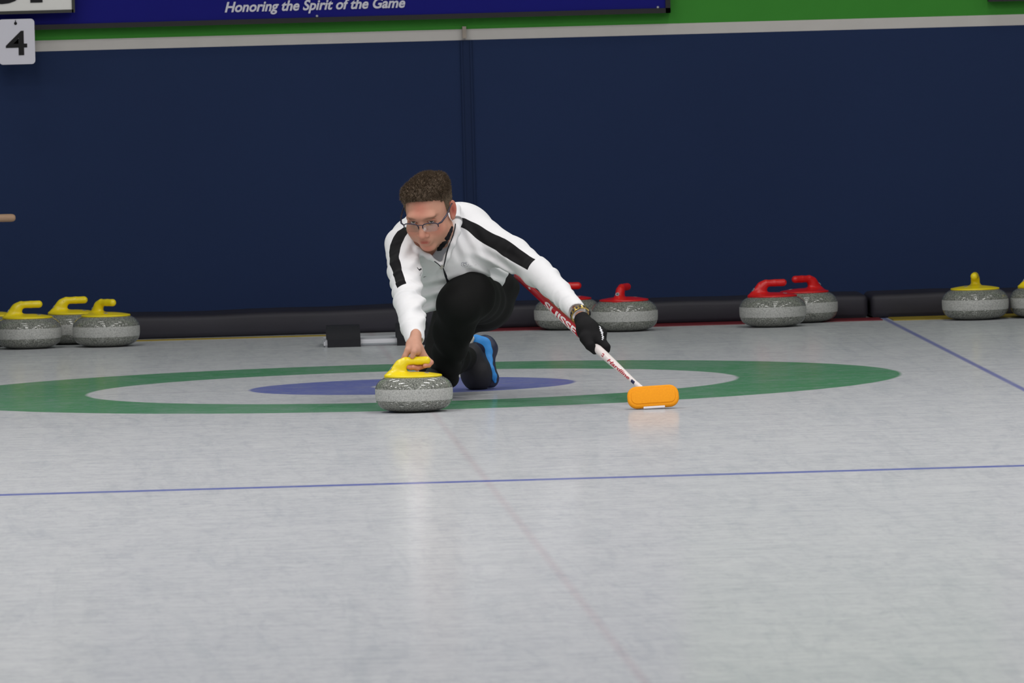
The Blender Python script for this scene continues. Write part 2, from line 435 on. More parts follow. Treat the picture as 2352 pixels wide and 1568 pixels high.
bm = text_bm('Honoring the Spirit of the Game', .05, .0015, .0013, .28, 1.0)
xs_ = [v.co.x for v in bm.verts]; sc = wid/(max(xs_)-min(xs_)); capH = .05*sc
for v in bm.verts: v.co.x = (v.co.x-(max(xs_)+min(xs_))/2)*sc; v.co.y *= sc*1.03
bmesh.ops.transform(bm, matrix=Matrix.Rotation(PI/2, 4, 'X'), verts=bm.verts)
o = from_bm('lettering', bm, WTX, bn); zt = W(723, 20.5, YBN)[2]; o.location = ((W(516, 20, YBN)[0]+W(931, 20, YBN)[0])/2, -.002, zt-zb-.003)
for px, py in ((1511, 17), (728, 37)):
    bm = bmesh.new(); lathe(bm, [(0, .003), (.004, .0025), (.006, 0)], 16); bmesh.ops.transform(bm, matrix=Matrix.Rotation(PI/2, 4, 'X'), verts=bm.verts)
    o = from_bm('screw', bm, simple('screw_zinc', srgb(170, 170, 175), .4, .5, .6), bn, True); p = W(px, py, YBN); o.location = (p[0], -.001, p[2]-zb)
# ---- scoreboard sign top left
YS = YW-.14
ss = empty('score_sign', (0, YS, 0)); tag(ss, 'white sign with dark grey frame and heavy black letters, top left corner', 'sign')
x1 = wx(165, 20, YS); zf = wz(80, 24, YS)
SW = simple('sign_white', srgb(222, 220, 216), .5, .4); SG = simple('sign_frame_grey', srgb(52, 52, 48), .5, .4); BK = simple('black_lettering', srgb(14, 12, 16), .6, .3)
bm = bmesh.new(); box(bm, x1-1.5, x1, 0, .02, zf, zf+.5); from_bm('panel', bm, SW, ss)
bm = bmesh.new(); fw = .013; box(bm, x1-1.52, x1+fw*.5, -.004, .06, zf-fw, zf); box(bm, x1, x1+fw, -.004, .06, zf-fw, zf+.5); from_bm('frame', bm, SG, ss)
bm = text_bm('CUP', .30, .001, .011, 0, 1.0)
mn = min(v.co.y for v in bm.verts); mxx = max(v.co.x for v in bm.verts)
bmesh.ops.transform(bm, matrix=Matrix.Rotation(PI/2, 4, 'X'), verts=bm.verts)
o = from_bm('lettering', bm, BK, ss); o.location = (x1-.022-mxx, -.002, wz(60, 8, YS)-mn)
# ---- number tag
YT = YW-.17
tg = empty('number_plate', tuple(W(40, 148, YT))); tag(tg, 'small white hanging plate with a black number 4 under the sign', 'number plate')
pw = PX(YT)*83; ph = PX(YT)*104
bm = bmesh.new(); rad = .016; ring = []
for cx_, cz_, a0 in ((pw/2-rad, ph-rad, 0), (-pw/2+rad, ph-rad, PI/2), (-pw/2+rad, rad, PI), (pw/2-rad, rad, 1.5*PI)):
    for k in range(9): a_ = a0+k*PI/16; ring.append((cx_+rad*math.cos(a_), cz_+rad*math.sin(a_)))
f = bm.faces.new([bm.verts.new((x, 0, z)) for x, z in ring]); r = bmesh.ops.extrude_face_region(bm, geom=[f])
bmesh.ops.translate(bm, vec=(0, .008, 0), verts=[v for v in r['geom'] if isinstance(v, bmesh.types.BMVert)])
from_bm('plate', bm, simple('plate_white', srgb(208, 206, 216), .4, .5), tg, False, .001)
bm = text_bm('4', .09, .001, .0012); zsv = [v.co.y for v in bm.verts]; s_ = PX(YT)*56/(max(zsv)-min(zsv)); xsv = [v.co.x for v in bm.verts]; sx_ = PX(YT)*49/(max(xsv)-min(xsv))
for v in bm.verts: v.co.x *= sx_; v.co.y = (v.co.y-min(zsv))*s_ if False else v.co.y*s_
bmesh.ops.transform(bm, matrix=Matrix.Rotation(PI/2, 4, 'X'), verts=bm.verts)
o = from_bm('number', bm, BK, tg); o.location = (0, -.001, PX(YT)*22)
bm = bmesh.new(); lathe(bm, [(0, .004), (.006, .003), (.0065, 0)], 16); bmesh.ops.transform(bm, matrix=Matrix.Rotation(PI/2, 4, 'X'), verts=bm.verts)
tube(bm, [(0, -.003, 0), (0, -.004, .012), (0, .010, .014), (0, .118, .014)], .0018, 8)
o = from_bm('hook', bm, BK, tg, True); o.location = (-.003, 0, ph-.018)
# batten up-rest hook at seam
p = W(1066, 78, YW)
hb = boxo('wall_hook', simple('hook_beige', srgb(150, 140, 130), .6, .3), bevel=.003, b=(p[0]-.008, p[0]+.008, YW-.03, YW, p[2]-.018, p[2]+.032))
tag(hb, 'small grey-beige hook stub on the white stripe above the wall seam', 'hook')
# dark sign top right
p = W(2270, 4, YBN)
ds = empty('dark_sign', (0, YBN, 0)); tag(ds, 'black-framed sign edge at the top right corner of the wall', 'sign')
bm = bmesh.new(); box(bm, p[0], p[0]+1.5, -.01, .045, p[2], p[2]+.02); box(bm, p[0], p[0]+.02, -.01, .045, p[2]+.02, p[2]+.7); from_bm('frame', bm, BLK, ds)
boxo('panel', simple('sign_dark', srgb(22, 22, 26), .4, .4), ds, b=(p[0]+.02, p[0]+1.5, 0, .04, p[2]+.02, p[2]+.7))
# wooden rod end at left
YR = 3.9
p0 = W(37, 500, YR); p1 = W(-60, 502, YR); rr_ = PX(YR)*9
t = NT('pale_wood'); w = t.noise(20, 4, t.obj((.3, 3, 3))); t.bsdf(t.mix(w, srgb(150, 118, 96), srgb(190, 160, 132)), .55, .3)
rd = tag(empty('wooden_handle', tuple(p0)), 'rounded end of a pale wooden handle reaching in from the left edge', 'handle')
bm = bmesh.new(); dd = (p1-p0); L = np.linalg.norm(dd); dd /= L
tube(bm, [dd*rr_*.15, dd*rr_*.35, dd*rr_*.7, dd*rr_*1.2, dd*L], [rr_*.35, rr_*.7, rr_*.92, rr_, rr_], 24); from_bm('rod', bm, t.m, rd, True)
# stand carrying the rod, just outside the frame
bm = bmesh.new(); q = dd*L; box(bm, q[0]-.03, q[0]+.03, -.03, .03, -p0[2], rr_*.6); from_bm('rack_post', bm, simple('rack_dark', srgb(25, 25, 30), .6, .3), rd, False, .004)

# ================================================================== CURLING STONES
t = NT('granite'); pos = t.obj(); sep = t.n('ShaderNodeSeparateXYZ'); t.l(pos, sep.inputs[0])
vo = t.n('ShaderNodeTexVoronoi'); vo.inputs['Scale'].default_value = 260; t.l(pos, vo.inputs['Vector'])
sp = t.noise(210, 3, pos, .7); sp2 = t.noise(420, 2, pos)
pol = t.mix(t.ramp(sp, [(.38, (0, 0, 0, 1)), (.6, (1, 1, 1, 1))]), srgb(74, 76, 72), srgb(138, 140, 132))
pol = t.mix(t.ramp(sp2, [(.57, (0, 0, 0, 1)), (.66, (1, 1, 1, 1))]), pol, srgb(168, 168, 160))
mat_ = t.mix(t.ramp(sp, [(.3, (0, 0, 0, 1)), (.62, (1, 1, 1, 1))]), srgb(132, 133, 130), srgb(186, 186, 182))
bz = t.math('MULTIPLY', t.math('DIVIDE', t.math('SUBTRACT', sep.outputs[2], .0425), .001, clamp=True), t.math('DIVIDE', t.math('SUBTRACT', .0855, sep.outputs[2]), .001, clamp=True))
cl = t.mix(bz, pol, mat_); ro = t.math('ADD', .07, t.math('MULTIPLY', bz, .5))
t.bsdf(cl, ro, .5); GRAN = t.m
HY = simple('yellow_handle_plastic', srgb(232, 208, 22), .28, .5); HR = simple('red_handle_plastic', srgb(206, 26, 28), .28, .5)
STK = simple('round_sticker', srgb(150, 152, 158), .35, .5); STD = simple('sticker_mark', srgb(70, 72, 82), .4, .5); TAPE = simple('black_gap', srgb(14, 14, 18), .5, .3)
prof = [(0, .004), (.05, .004), (.056, 0), (.068, 0), (.080, .0025), (.097, .0065), (.112, .012), (.1235, .019), (.1315, .028), (.1365, .038), (.1388, .046), (.1400, .058), (.1404, .070), (.1402, .080), (.1392, .087), (.1362, .0965), (.1305, .1055), (.1215, .1145), (.110, .1215), (.100, .1255), (.085, .127), (0, .128)]
bm = bmesh.new(); lathe(bm, [(r_*.989, z_) for r_, z_ in prof], 128); o_ = from_bm('tmp', bm, GRAN); STONE_ME = o_.data; bpy.data.objects.remove(o_); STONE_ME.name = 'granite_body'
STONE_ME.polygons.foreach_set('use_smooth', [True]*len(STONE_ME.polygons))
H = Shape()
def plate_fn(p):
    r = np.sqrt(p[:, 0]**2+p[:, 1]**2); top = .1310+.0115*np.clip(1-(r/.102)**2, 0, 1)
    return np.maximum(np.maximum(p[:, 2]-top, .1245-p[:, 2]), r-.102).astype(f4)
H.add(plate_fn, (0, 0, .133), .105, .0)
ysq = (np.array([0., 1, 0]), .66)
H.rc((-.062, 0, .132), (-.053, 0, .150), .030, .0215, .022, sq=ysq)
H.rc((-.053, 0, .150), (-.044, 0, .168), .0215, .0165, .012, sq=ysq)
H.rc((-.044, 0, .168), (-.026, 0, .1805), .0152, .0142, .016)
H.rc((-.026, 0, .1805), (.012, 0, .1812), .0140, .0146, .005)
H.rc((.012, 0, .1812), (.047, 0, .1812), .0146, .0150, .003)
HMe, _ = H.mesh('handle', .0022, 2)
HMe.polygons.foreach_set('use_smooth', [True]*len(HMe.polygons))
HMr = HMe.copy(); HMe.materials.append(HY); HMr.materials.append(HR)
def sticker_me(x, y, tilt, r=.0085):
    bm = bmesh.new(); lathe(bm, [(0, .0012), (r, .0012), (r, -.001)], 20)
    for k, (a, b) in enumerate(((-.35, 0), (.1, .3), (.2, -.3))):
        pass
    bm2 = bmesh.new(); lathe(bm2, [(0, .0016), (r*.5, .0016), (r*.5, 0)], 14); me2 = bpy.data.meshes.new('mark'); bm2.to_mesh(me2); bm2.free()
    n0 = len(bm.faces); bm.from_mesh(me2); bm.faces.ensure_lookup_table()
    for f in bm.faces[n0:]: f.material_index = 1
    me = bpy.data.meshes.new('sticker'); bm.to_mesh(me); bm.free(); me.materials.append(STK); me.materials.append(STD); return me
STM = sticker_me(0, 0, 0)
sd_ = np.array([-.82, 0, .57]); tt_ = .09
while float(H.ev((np.array([-.062, 0, .142])+sd_*tt_)[None])[0]) > .0002: tt_ -= .0002
SKX, _, SKZ = (np.array([-.062, 0, .142])+sd_*tt_)
def stone(px, col_, rz, label, group, py=None, Y=None, pos3=None, gap=False):
    p = pos3 if pos3 is not None else G(px, py)
    if Y is not None: q = W(px, 0, Y); p = np.array([W(px, 780, Y)[0], Y, 0])
    e = empty('curling_stone', (p[0], p[1], 0), rz); tag(e, label, 'curling stone', group)
    b = bpy.data.objects.new('granite_body', STONE_ME); COL.objects.link(b); b.parent = e; b.rotation_euler = (0, 0, random.random()*6)
    h = bpy.data.objects.new('handle', HMe if col_ == 'y' else HMr); COL.objects.link(h); h.parent = e
    for (sx_, sy_, sz_, ax, ay) in ((SKX, 0, SKZ, 0, -.95), (.045, -.035, .1386, .10, .08)):
        s = bpy.data.objects.new('sticker', STM); COL.objects.link(s); s.parent = h; s.location = (sx_, sy_, sz_); s.rotation_euler = (ax, ay, 0)
    if gap:
        bm = bmesh.new(); tube(bm, [(-.0390, 0, .1730), (-.0362, 0, .1753)], .0168, 24); g = from_bm('gap_ring', bm, TAPE, h, True)
        g.location = (0, 0, 0)
    return e
D2 = PI/180
gS = 'yellow and red stones parked along the bumper'
front = stone(952, 'y', 2*D2, 'yellow-handled curling stone held by the curler at the front of the green ring', None, py=945)
FS = np.array(front.location)
stone(66, 'y', 0*D2, 'yellow-handled stone at far left, handle pointing right, nearest the left edge', gS, py=800)
stone(245, 'y', -52*D2, 'yellow-handled stone at left, right one of the front pair beside bare bumper', gS, py=795.5)
stone(170, 'y', 2*D2, 'yellow-handled stone at left with a dark gap across its handle neck, behind two others', gS, py=789.5, gap=True)
stone(-14, 'y', 88*D2, 'yellow-handled stone cut by the left edge with sticker facing front', gS, py=794.5)
stone(1435, 'r', 68*D2, 'red-handled stone whole in view just right of the gloved hand', gS, py=760)
stone(1304, 'r', 3*D2, 'red-handled stone partly hidden behind the broom and the white sleeve', gS, py=756.5)
stone(1776, 'r', 10*D2, 'red-handled stone at right, handle pointing right, front one of two', gS, py=750)
stone(1849, 'r', 215*D2, 'red-handled stone at right, handle pointing left, behind the other red stone', gS, py=740)
stone(2241, 'y', 262*D2, 'yellow-handled stone at far right with its handle pointing at the viewer', gS, py=733.5)
stone(2397, 'y', 0, 'yellow-handled stone cut off by the right edge of the picture', gS, py=728.5)

# ================================================================== THE CURLER
PD = -.32
W0 = W
def W(px, py, Y): return W0(px, py, Y+PD)      # the curler, placed relative to the stone
Yst = FS[1]-PD
def rot(ax, a):
    c, s = math.cos(a), math.sin(a)
    return {'x': np.array([[1, 0, 0], [0, c, -s], [0, s, c]]), 'y': np.array([[c, 0, s], [0, 1, 0], [-s, 0, c]]), 'z': np.array([[c, -s, 0], [s, c, 0], [0, 0, 1]])}[ax]
HC = W(985, 482, -1.10); RH = rot('z', -20*D2)@rot('x', 28*D2)@rot('y', -1*D2); HS = 1.06
def hp(x, y, z): return HC+RH@(np.array([x, y, z])*HS)
def head(S, hand=True):
    e = lambda c, r, k=.012, mode='u', R=None: S.ell(hp(*c), np.array(r)*HS, RH if R is None else RH@R, k, mode)
    e((0, .012, .030), (.0735, .098, .085), .0)            # skull
    e((0, -.030, -.010), (.0675, .066, .085), .02)          # face mass
    e((0, -.038, -.062), (.064, .052, .050), .02)          # jaw
    e((0, -.076, -.099), (.027, .017, .018), .018)         # chin
    for s in (1, -1):
        e((s*.047, -.058, -.040), (.024, .020, .028), .018)  # cheek
        e((s*.056, -.012, -.072), (.018, .042, .034), .02)    # jaw corner
        e((s*.032, -.094, .004), (.020, .0125, .0115), .009, 's')  # eye socket
    e((0, -.084, .026), (.050, .020, .016), .015)          # brow
    S.rc(hp(0, -.090, .004), hp(0, -.112, -.036), .0095*HS, .0130*HS, .010)   # nose
    for s in (1, -1): e((s*.014, -.102, -.041), (.0080, .010, .0080), .006)
    e((0, -.092, -.066), (.026, .009, .020), .014)         # mouth mound
    S.rc(hp(-.016, -.1020, -.0640), hp(.016, -.1020, -.0640), .0034, .0034, .004)   # upper lip
    S.rc(hp(-.012, -.1030, -.0710), hp(.012, -.1030, -.0710), .0040, .0040, .004)   # lower lip
    S.rc(hp(-.020, -.1060, -.0672), hp(.020, -.1060, -.0672), .0016, .0016, .003, 's')
    for s in (1, -1):                                       # ears
        Re = rot('z', s*-22*D2)@rot('x', -8*D2)
        e((s*.0815, .012, -.006), (.0065, .019, .033), .004, R=Re)
        e((s*.0895, .004, -.003), (.0060, .0125, .022), .003, 's', R=Re)
        e((s*.0800, .002, -.030), (.0070, .011, .012), .004, R=Re)
    S.rc(hp(0, .012, -.05), W(1018, 560, -.88), .058, .052, .02)               # neck
# right (bare) hand round the stone handle.  grip axis runs along +X at the stone
GZ = .1895; gx = FS[0]
def hw(x, y, z): return np.array([FS[0]+x, FS[1]+y, z])
def hand_r(S):
    wr = W(955, 772, Yst+.085); 
    S.rc(wr, W(952, 793, Yst+.045), .027, .030, .02, sq=(np.array([1., 0, 0]), .78))
    S.rc(W(950, 793, Yst+.045), W(955, 804, Yst+.012), .026, .021, .015)
    # index: over the top of the grip, tip resting on it
    S.chain([W(953, 795, Yst+.02), W(951, 808, Yst-.012), W(947, 819, Yst-.010)], [.0125, .0105, .0088], .010)
    # thumb leaves the side of the palm and lies along the neck
    S.chain([W(944, 790, Yst+.04), W(937, 804, Yst+.014), W(931, 817, Yst+.012), W(925, 826, Yst+.016)], [.0145, .012, .0105, .0088], .012)
    # three fingers pass behind the grip and curl up under it
    S.chain([W(961, 797, Yst+.03), W(964, 815, Yst+.030), W(962, 836, Yst+.022), W(944, 844, Yst-.002), W(938, 843, Yst-.006)], [.0125, .0115, .010, .009, .008], .010)
    S.chain([W(965, 799, Yst+.035), W(972, 817, Yst+.034), W(978, 838, Yst+.022), W(958, 846, Yst+.004), W(949, 843, Yst-.010)], [.0120, .011, .010, .009, .0082], .010)
    S.chain([W(965, 802, Yst+.04), W(977, 820, Yst+.040), W(990, 832, Yst+.028), W(985, 838, Yst+.006), W(976, 840, Yst-.010)], [.0110, .0105, .0095, .0088, .0082], .010)
# clothing primitives (px, py, Y, r) shared by clothes (+) and body (-)
def torso(S, g):
    S.ell(W(1040, 585, -.84), (.168+g, .125+g, .125+g), rot('y', -8*D2), .0)
    S.ell(W(1062, 536, -.77), (.125+g, .110+g, .113+g), rot('y', 25*D2), .06)
    S.ell(W(962, 555, -.86), (.108+g, .09+g, .098+g), None, .06)
    S.ell(W(1046, 655, -.74), (.122+g, .115+g, .105+g), None, .06)
    S.ell(W(1003, 668, -.80), (.078+g, .09+g, .080+g), None, .05)
    S.ell(W(1098, 625, -.62), (.108+g, .12+g, .09+g), None, .05)
def arm_l(S, g):
    S.rc(W(1118, 552, -.86), W(1180, 583, -.96), .067+g, .057+g, .05)
    S.rc(W(1180, 583, -.96), W(1236, 626, -1.07), .057+g, .050+g, .02)
    S.rc(W(1236, 624, -1.07), W(1281, 667, -1.20), .051+g, .0425+g, .015)
    S.rc(W(1281, 667, -1.20), W(1323, 710, -1.33), .0425+g, .032+g, .01)
    S.ell(W(1222, 634, -1.05), (.030+g, .04+g, .034+g), None, .02)
def arm_r(S, g):
    S.rc(W(921, 560, -.95), W(930, 622, -1.08), .060+g, .058+g, .05)
    S.rc(W(930, 622, -1.08), W(939, 695, -1.24), .058+g, .050+g, .02)
    S.rc(W(939, 695, -1.24), W(947, 745, -1.37), .051+g, .043+g, .012)
    S.rc(W(947, 745, -1.37), W(952, 774, Yst+.12), .043+g, .036+g, .01)
def legs(S, g, body=False):
    S.ell(W(1108, 692, -.46), (.101+g, .12+g, .105+g), None, .0)                     # pelvis
    S.rc(W(1118, 690, -.48), W(1078, 678, -.88), .094+g, .092+g, .05)              # left thigh
    S.rc(W(1077, 679, -.90), W(1060, 695, -.95), .091+g, .080+g, .03)              # left knee
    S.rc(W(1054, 700, -.94), W(1040, 770, -.86), .080+g, .068+g, .03)
    S.rc(W(1040, 770, -.86), W(1020, 862, -.72), .068+g, .048+g, .02)
    S.rc(W(1050, 720, -.42), W(1003, 840, -.52), .088+g, .061+g, .04)              # right thigh
    S.rc(W(1003, 840, -.52), W(1070, 822, -.20), .060+g, .042+g, .03)              # right shin behind
S = Shape(); head(S); 
torso(S, -.034); arm_l(S, -.026); arm_r(S, -.022); legs(S, -.018)
hand_r(S)
# left hand inside the glove
GY = -.11
def hand_l(S, g):
    S.rc(W(1334, 728, -1.28+GY), W(1350, 757, -1.34+GY), .026+g, .037+g, .012)
    S.rc(W(1350, 757, -1.34+GY), W(1361, 777, -1.36+GY), .038+g, .034+g, .015)
    S.chain([W(1346, 776, -1.38+GY), W(1355, 793, -1.40+GY), W(1366, 806, -1.40+GY)], [.023+g, .017+g, .0115+g], .012)     # thumb along the shaft
    S.chain([W(1370, 772, -1.35+GY), W(1382, 786, -1.385+GY), W(1392, 797, -1.40+GY), W(1393, 803, -1.40+GY)], [.021+g, .018+g, .0150+g, .0125+g], .010)   # index
    S.chain([W(1370, 757, -1.32+GY), W(1383, 764, -1.35+GY), W(1384, 778, -1.35+GY)], [.019+g, .0165+g, .0135+g], .010)
    S.chain([W(1366, 752, -1.29+GY), W(1378, 758, -1.30+GY), W(1381, 772, -1.29+GY)], [.017+g, .0155+g, .012+g], .010)
    S.chain([W(1360, 747, -1.28+GY), W(1371, 755, -1.27+GY), W(1373, 768, -1.26+GY)], [.016+g, .014+g, .011+g], .010)
hand_l(S, -.004)
BODY = S
me, vs = S.mesh('person', .0026, 1)
# skin colour zones plus painted ear-hollow shade, each tied to the face itself
loc = ((vs-HC)@RH)/HS
def blob(c, r): d = (loc-np.array(c))/np.array(r); return np.exp(-(d*d).sum(1))
base = np.array(srgb(198, 149, 127)[:3]); red = np.array(srgb(196, 96, 82)[:3]); lip = np.array(srgb(158, 74, 66)[:3]); brow = np.array(srgb(120, 92, 72)[:3]); earc = np.array(srgb(196, 84, 76)[:3])
c = np.tile(base, (len(vs), 1))
def mixc(c, w, k): w = np.clip(w, 0, 1)[:, None]; return c*(1-w)+k*w
hm = (np.linalg.norm(vs-HC, axis=1) < .2)
c = mixc(c, hm*.45*(blob((0, -.09, .055), (.03, .04, .03))+blob((.045, -.07, -.035), (.025, .03, .022))+blob((-.045, -.07, -.035), (.025, .03, .022))+blob((0, -.11, -.038), (.018, .02, .016))+blob((0, -.09, -.1), (.02, .03, .02))), red)
c = mixc(c, hm*.9*(np.exp(-((loc[:, 0]/.017)**4))*np.exp(-(((loc[:, 2]+.0675)/.0060)**4))*(loc[:, 1] < -.085)), lip)
for s in (1, -1):
    c = mixc(c, hm*.8*np.exp(-((loc[:, 0]-s*.034)/.02)**4)*np.exp(-((loc[:, 2]-.0235+abs(loc[:, 0]-s*.03)*.15)/.0048)**4)*(loc[:, 1] < -.06), brow)
    c = mixc(c, hm*.75*blob((s*.084, .012, -.004), (.02, .026, .034)), earc)
    c = mixc(c, hm*.85*blob((s*.088, .004, -.004), (.010, .0085, .017)), np.array(srgb(128, 46, 38)[:3]))  # shade inside the ear hollow, painted into the skin colour
hm2 = np.linalg.norm(vs-FS-np.array([0, 0, .18]), axis=1) < .12
c = mixc(c, hm2*.3*sm(-vs[:, 2], -.19, -.165), red)
attr_c(me, 'skin', c)
t = NT('skin'); a_ = t.attr('skin', True); nn = t.noise(60, 4, t.obj()); 
cc = t.mix(t.math('MULTIPLY', nn, .25), a_, srgb(176, 112, 92))
t.bsdf(cc, .55, .25, bump=t.noise(300, 2, t.obj()), bstr=.12, bdist=.001, Subsurface_Weight=.0)
person = mesh_obj('person', me, t.m)
tag(person, 'person in white jacket with black sleeve stripes and black trousers, crouching to release a stone', 'person')

# ---- jacket
noi = lambda p, f, ph: np.sin(p[:, 0]*f+ph)+np.sin(p[:, 1]*f*1.1+ph*2)+np.sin(p[:, 2]*f*.93+ph*3)
def folds(p):
    """soft creases: around the sleeves, across the waist"""
    p = p.astype(f4); d = np.zeros(len(p), f4)
    wv = .012*noi(p, 17., 1.3)
    def creases(a, b, freq, amp, R, ph, skew):
        ab = b-a; L = np.linalg.norm(ab); u, v, w = frame_of(ab); q = p-a.astype(f4); tt = q@w.astype(f4); x = q@u.astype(f4); y = q@v.astype(f4)
        rad2 = np.sqrt(x*x+y*y); m = np.exp(-(rad2/R)**6)*sm(tt, -.03, .02)*(1-sm(tt, L-.02, L+.03))
        ang = np.arctan2(y, x); s = np.sin(freq*tt+skew*np.sin(ang+ph)+1.3*np.sin(2*ang+ph)+wv*60)
        return (amp*m*(np.maximum(s, -.1)**2*np.sign(s))*(.6+.4*np.sin(ang*1.0+tt*14+ph))).astype(f4)
    d += creases(W(921, 575, -.98), W(930, 640, -1.10), 125, .0045, .09, 2.0, 1.5)
    d += creases(W(932, 640, -1.12), W(939, 705, -1.24), 110, .0070, .08, 4.0, 1.2)
    d += creases(W(939, 705, -1.24), W(951, 762, -1.42), 75, .006, .07, 1.0, .8)
    d += creases(W(1236, 620, -1.06), W(1285, 680, -1.22), 70, .0080, .085, .5, 1.8)
    d += creases(W(1285, 680, -1.22), W(1318, 708, -1.32), 120, .0065, .07, 2.5, 1.2)
    d += creases(W(1140, 565, -.90), W(1225, 612, -1.05), 60, .0045, .09, 3.0, 1.6)
    # drape over chest and waist
    x, z = p[:, 0], p[:, 2]
    c0 = W(1000, 680, -.8); q = p-c0.astype(f4); m = np.exp(-((q[:, 0]/.11)**4+(q[:, 2]/.075)**4))
    d += (.008*m*np.sin(q[:, 2]*115+q[:, 0]*-38+noi(p, 12, .3)*.7)).astype(f4)
    c0 = W(1125, 610, -.8); q = p-c0.astype(f4); m = np.exp(-((q[:, 0]/.09)**4+(q[:, 2]/.055)**4))
    d += (.009*m*np.sin(q[:, 2]*105+q[:, 0]*60+noi(p, 14, 2.3)*.8)).astype(f4)
    c0 = W(1075, 560, -.9); q = p-c0.astype(f4); m = np.exp(-((q[:, 0]/.06)**4+(q[:, 2]/.07)**4))
    d += (.0050*m*np.sin(q[:, 0]*110+q[:, 2]*55+noi(p, 10, 4)*.8)).astype(f4)
    c0 = W(940, 580, -.98); q = p-c0.astype(f4); m = np.exp(-((q[:, 0]/.05)**4+(q[:, 2]/.06)**4))
    d += (.0045*m*np.sin(q[:, 0]*90-q[:, 2]*90+noi(p, 10, 4)*.8)).astype(f4)
    return d
J = Shape(); torso(J, 0.0)
# hem: cut along the waist
J.rc(W(972, 714, -.84), W(1000, 700, -.86), .014, .014, .012)
h1, h2 = W(971, 725, -.8), W(1174, 646, -.7); hn = np.cross(h2-h1, np.array([0, 1, -.15])); hn /= np.linalg.norm(hn)
if hn[2] > 0: hn = -hn
J.plane(h1, hn, 'i')
arm_l(J, 0.0); arm_r(J, 0.0)
J.disp(folds)
# cuffs and hollow ends
J.rc(W(952, 770, Yst+.125), W(953, 780, Yst+.095), .0335, .0315, .004)
J.rc(W(954, 783, Yst+.10), W(957, 806, Yst+.03), .027, .034, .004, 's')
J.rc(W(1316, 704, -1.31), W(1322, 711, -1.33), .036, .034, .004)
J.rc(W(1324, 714, -1.34), W(1345, 738, -1.42), .028, .036, .004, 's')
# neck opening (V) under the chin
nb = W(1018, 560, -.93)
vtip = W(1016, 613, -1.02)
def vee2(p):
    a, b, c2 = W(1018, 615, -.9), W(955, 566, -.9), W(1043, 524, -.9)
    x = p[:, 0]; z = p[:, 2]
    def half(u, v, w):
        n = np.array([-(v-u)[2], (v-u)[0]]); n /= np.linalg.norm(n)
        s = (w[0]-u[0])*n[0]+(w[2]-u[2])*n[1]
        if s > 0: n = -n
        return (x-u[0])*n[0]+(z-u[2])*n[1]
    cen = (a+b+c2)/3
    return np.maximum(np.maximum(np.maximum(half(a, b, cen), half(a, c2, cen)), W(944, 566, -.9)[0]-x), np.maximum(p[:, 1]+.90-PD, z-W(1000, 522, -.95)[2])).astype(f4)
J.add(vee2, W(1010, 580, -1.0), .12, .006, 's')
# standing collar
col_pts = [W(1016, 612, -1.0), W(1026, 590, -1.005), W(1038, 560, -1.0), W(1048, 532, -.97), W(1050, 508, -.93), W(1046, 480, -.87), W(1025, 466, -.80), W(985, 475, -.80), W(948, 500, -.87), W(931, 528, -.95), W(936, 553, -1.01), W(958, 574, -1.04), W(985, 590, -1.035), W(1013, 610, -1.0)]
for i in range(len(col_pts)-1):
    ra_ = [.009, .009, .012, .015, .017, .018, .018, .018, .016, .013, .010, .009, .008][i]
    J.rc(col_pts[i], col_pts[i+1], ra_, ra_, .016)
me, vs = J.mesh('jacket', .0036, 1)
def hits(shape, pts, off=0.0): return [shape.hit(x, y, off=off) for x, y in pts]
J0 = Shape(); torso(J0, 0.0); arm_l(J0, 0.0); arm_r(J0, 0.0)
sL = hits(J, [(1040, 491), (1050, 500), (1063, 510), (1080, 521), (1100, 533), (1120, 546), (1148, 560), (1163, 571), (1180, 583), (1200, 595), (1219, 606)])
sR = hits(J, [(931, 527), (923, 535), (915, 546), (908, 560), (905, 572), (904, 595), (908, 608), (912, 625), (917, 640), (922, 655)])
k_ = PX(-1.0)
rL = [13, 14, 15, 15.5, 16, 16, 17, 18, 17, 16, 15.5]; rR = [9, 12.5, 14, 15, 16, 14.5, 13, 12, 12, 12]
st = np.minimum(pdist(vs, sL, [x*k_ for x in rL]), pdist(vs, sR, [x*k_ for x in rR]))
def endcut(st, P, Q):
    n = (P-Q)/np.linalg.norm(P-Q); s = (vs-P)@n; near = np.linalg.norm(vs-P, axis=1) < .06
    return np.where(near, np.maximum(st, s), st)
st = np.maximum(st, .0195-pdist(vs, col_pts[2:9])); st = endcut(st, sL[-1], sL[-3]); st = endcut(st, sR[-1], sR[-3])
attr_f(me, 'stripe', -st)
def dark(pts, w): return pdist(vs, hits(J, pts), [x*k_ for x in w] if not np.isscalar(w) else [w*k_]*len(pts))
zp = np.full(len(vs), 9.)
# badge on the left breast and crest mark on the right breast
ring_ = [(1067.5+8.5*math.cos(a), 607+6*math.sin(a)) for a in np.linspace(0, 5.6, 12)]
ring2 = [(1067.5+4*math.cos(a), 607+3*math.sin(a)) for a in np.linspace(1, 6.5, 8)]
bd = np.minimum(dark(ring_, .7), dark(ring2, .9)); bd = np.minimum(bd, dark([(1078, 611), (1086, 610), (1094, 608)], .6)); bd = np.minimum(bd, dark([(1074, 618), (1083, 617)], .6))
lg = np.minimum(dark([(959, 615), (963, 620), (968, 617)], 1.8), dark([(970, 612), (968, 626), (965, 633)], .9)); lg = np.minimum(lg, dark([(965, 636), (972, 637), (979, 634)], .8))
bd = np.minimum(bd, dark([(1057, 465.5), (1058.5, 465.5)], 1.2))
attr_f(me, 'zip', -np.minimum(zp, lg)); attr_f(me, 'badge', -bd)
t = NT('white_jacket_fabric'); wv = t.noise(9, 4, t.obj())
c_ = t.mix(wv, srgb(224, 223, 225), srgb(233, 232, 234))
def msk(a, s=.0006): return t.math('ADD', t.math('DIVIDE', t.attr(a), s*2), .5, clamp=True)
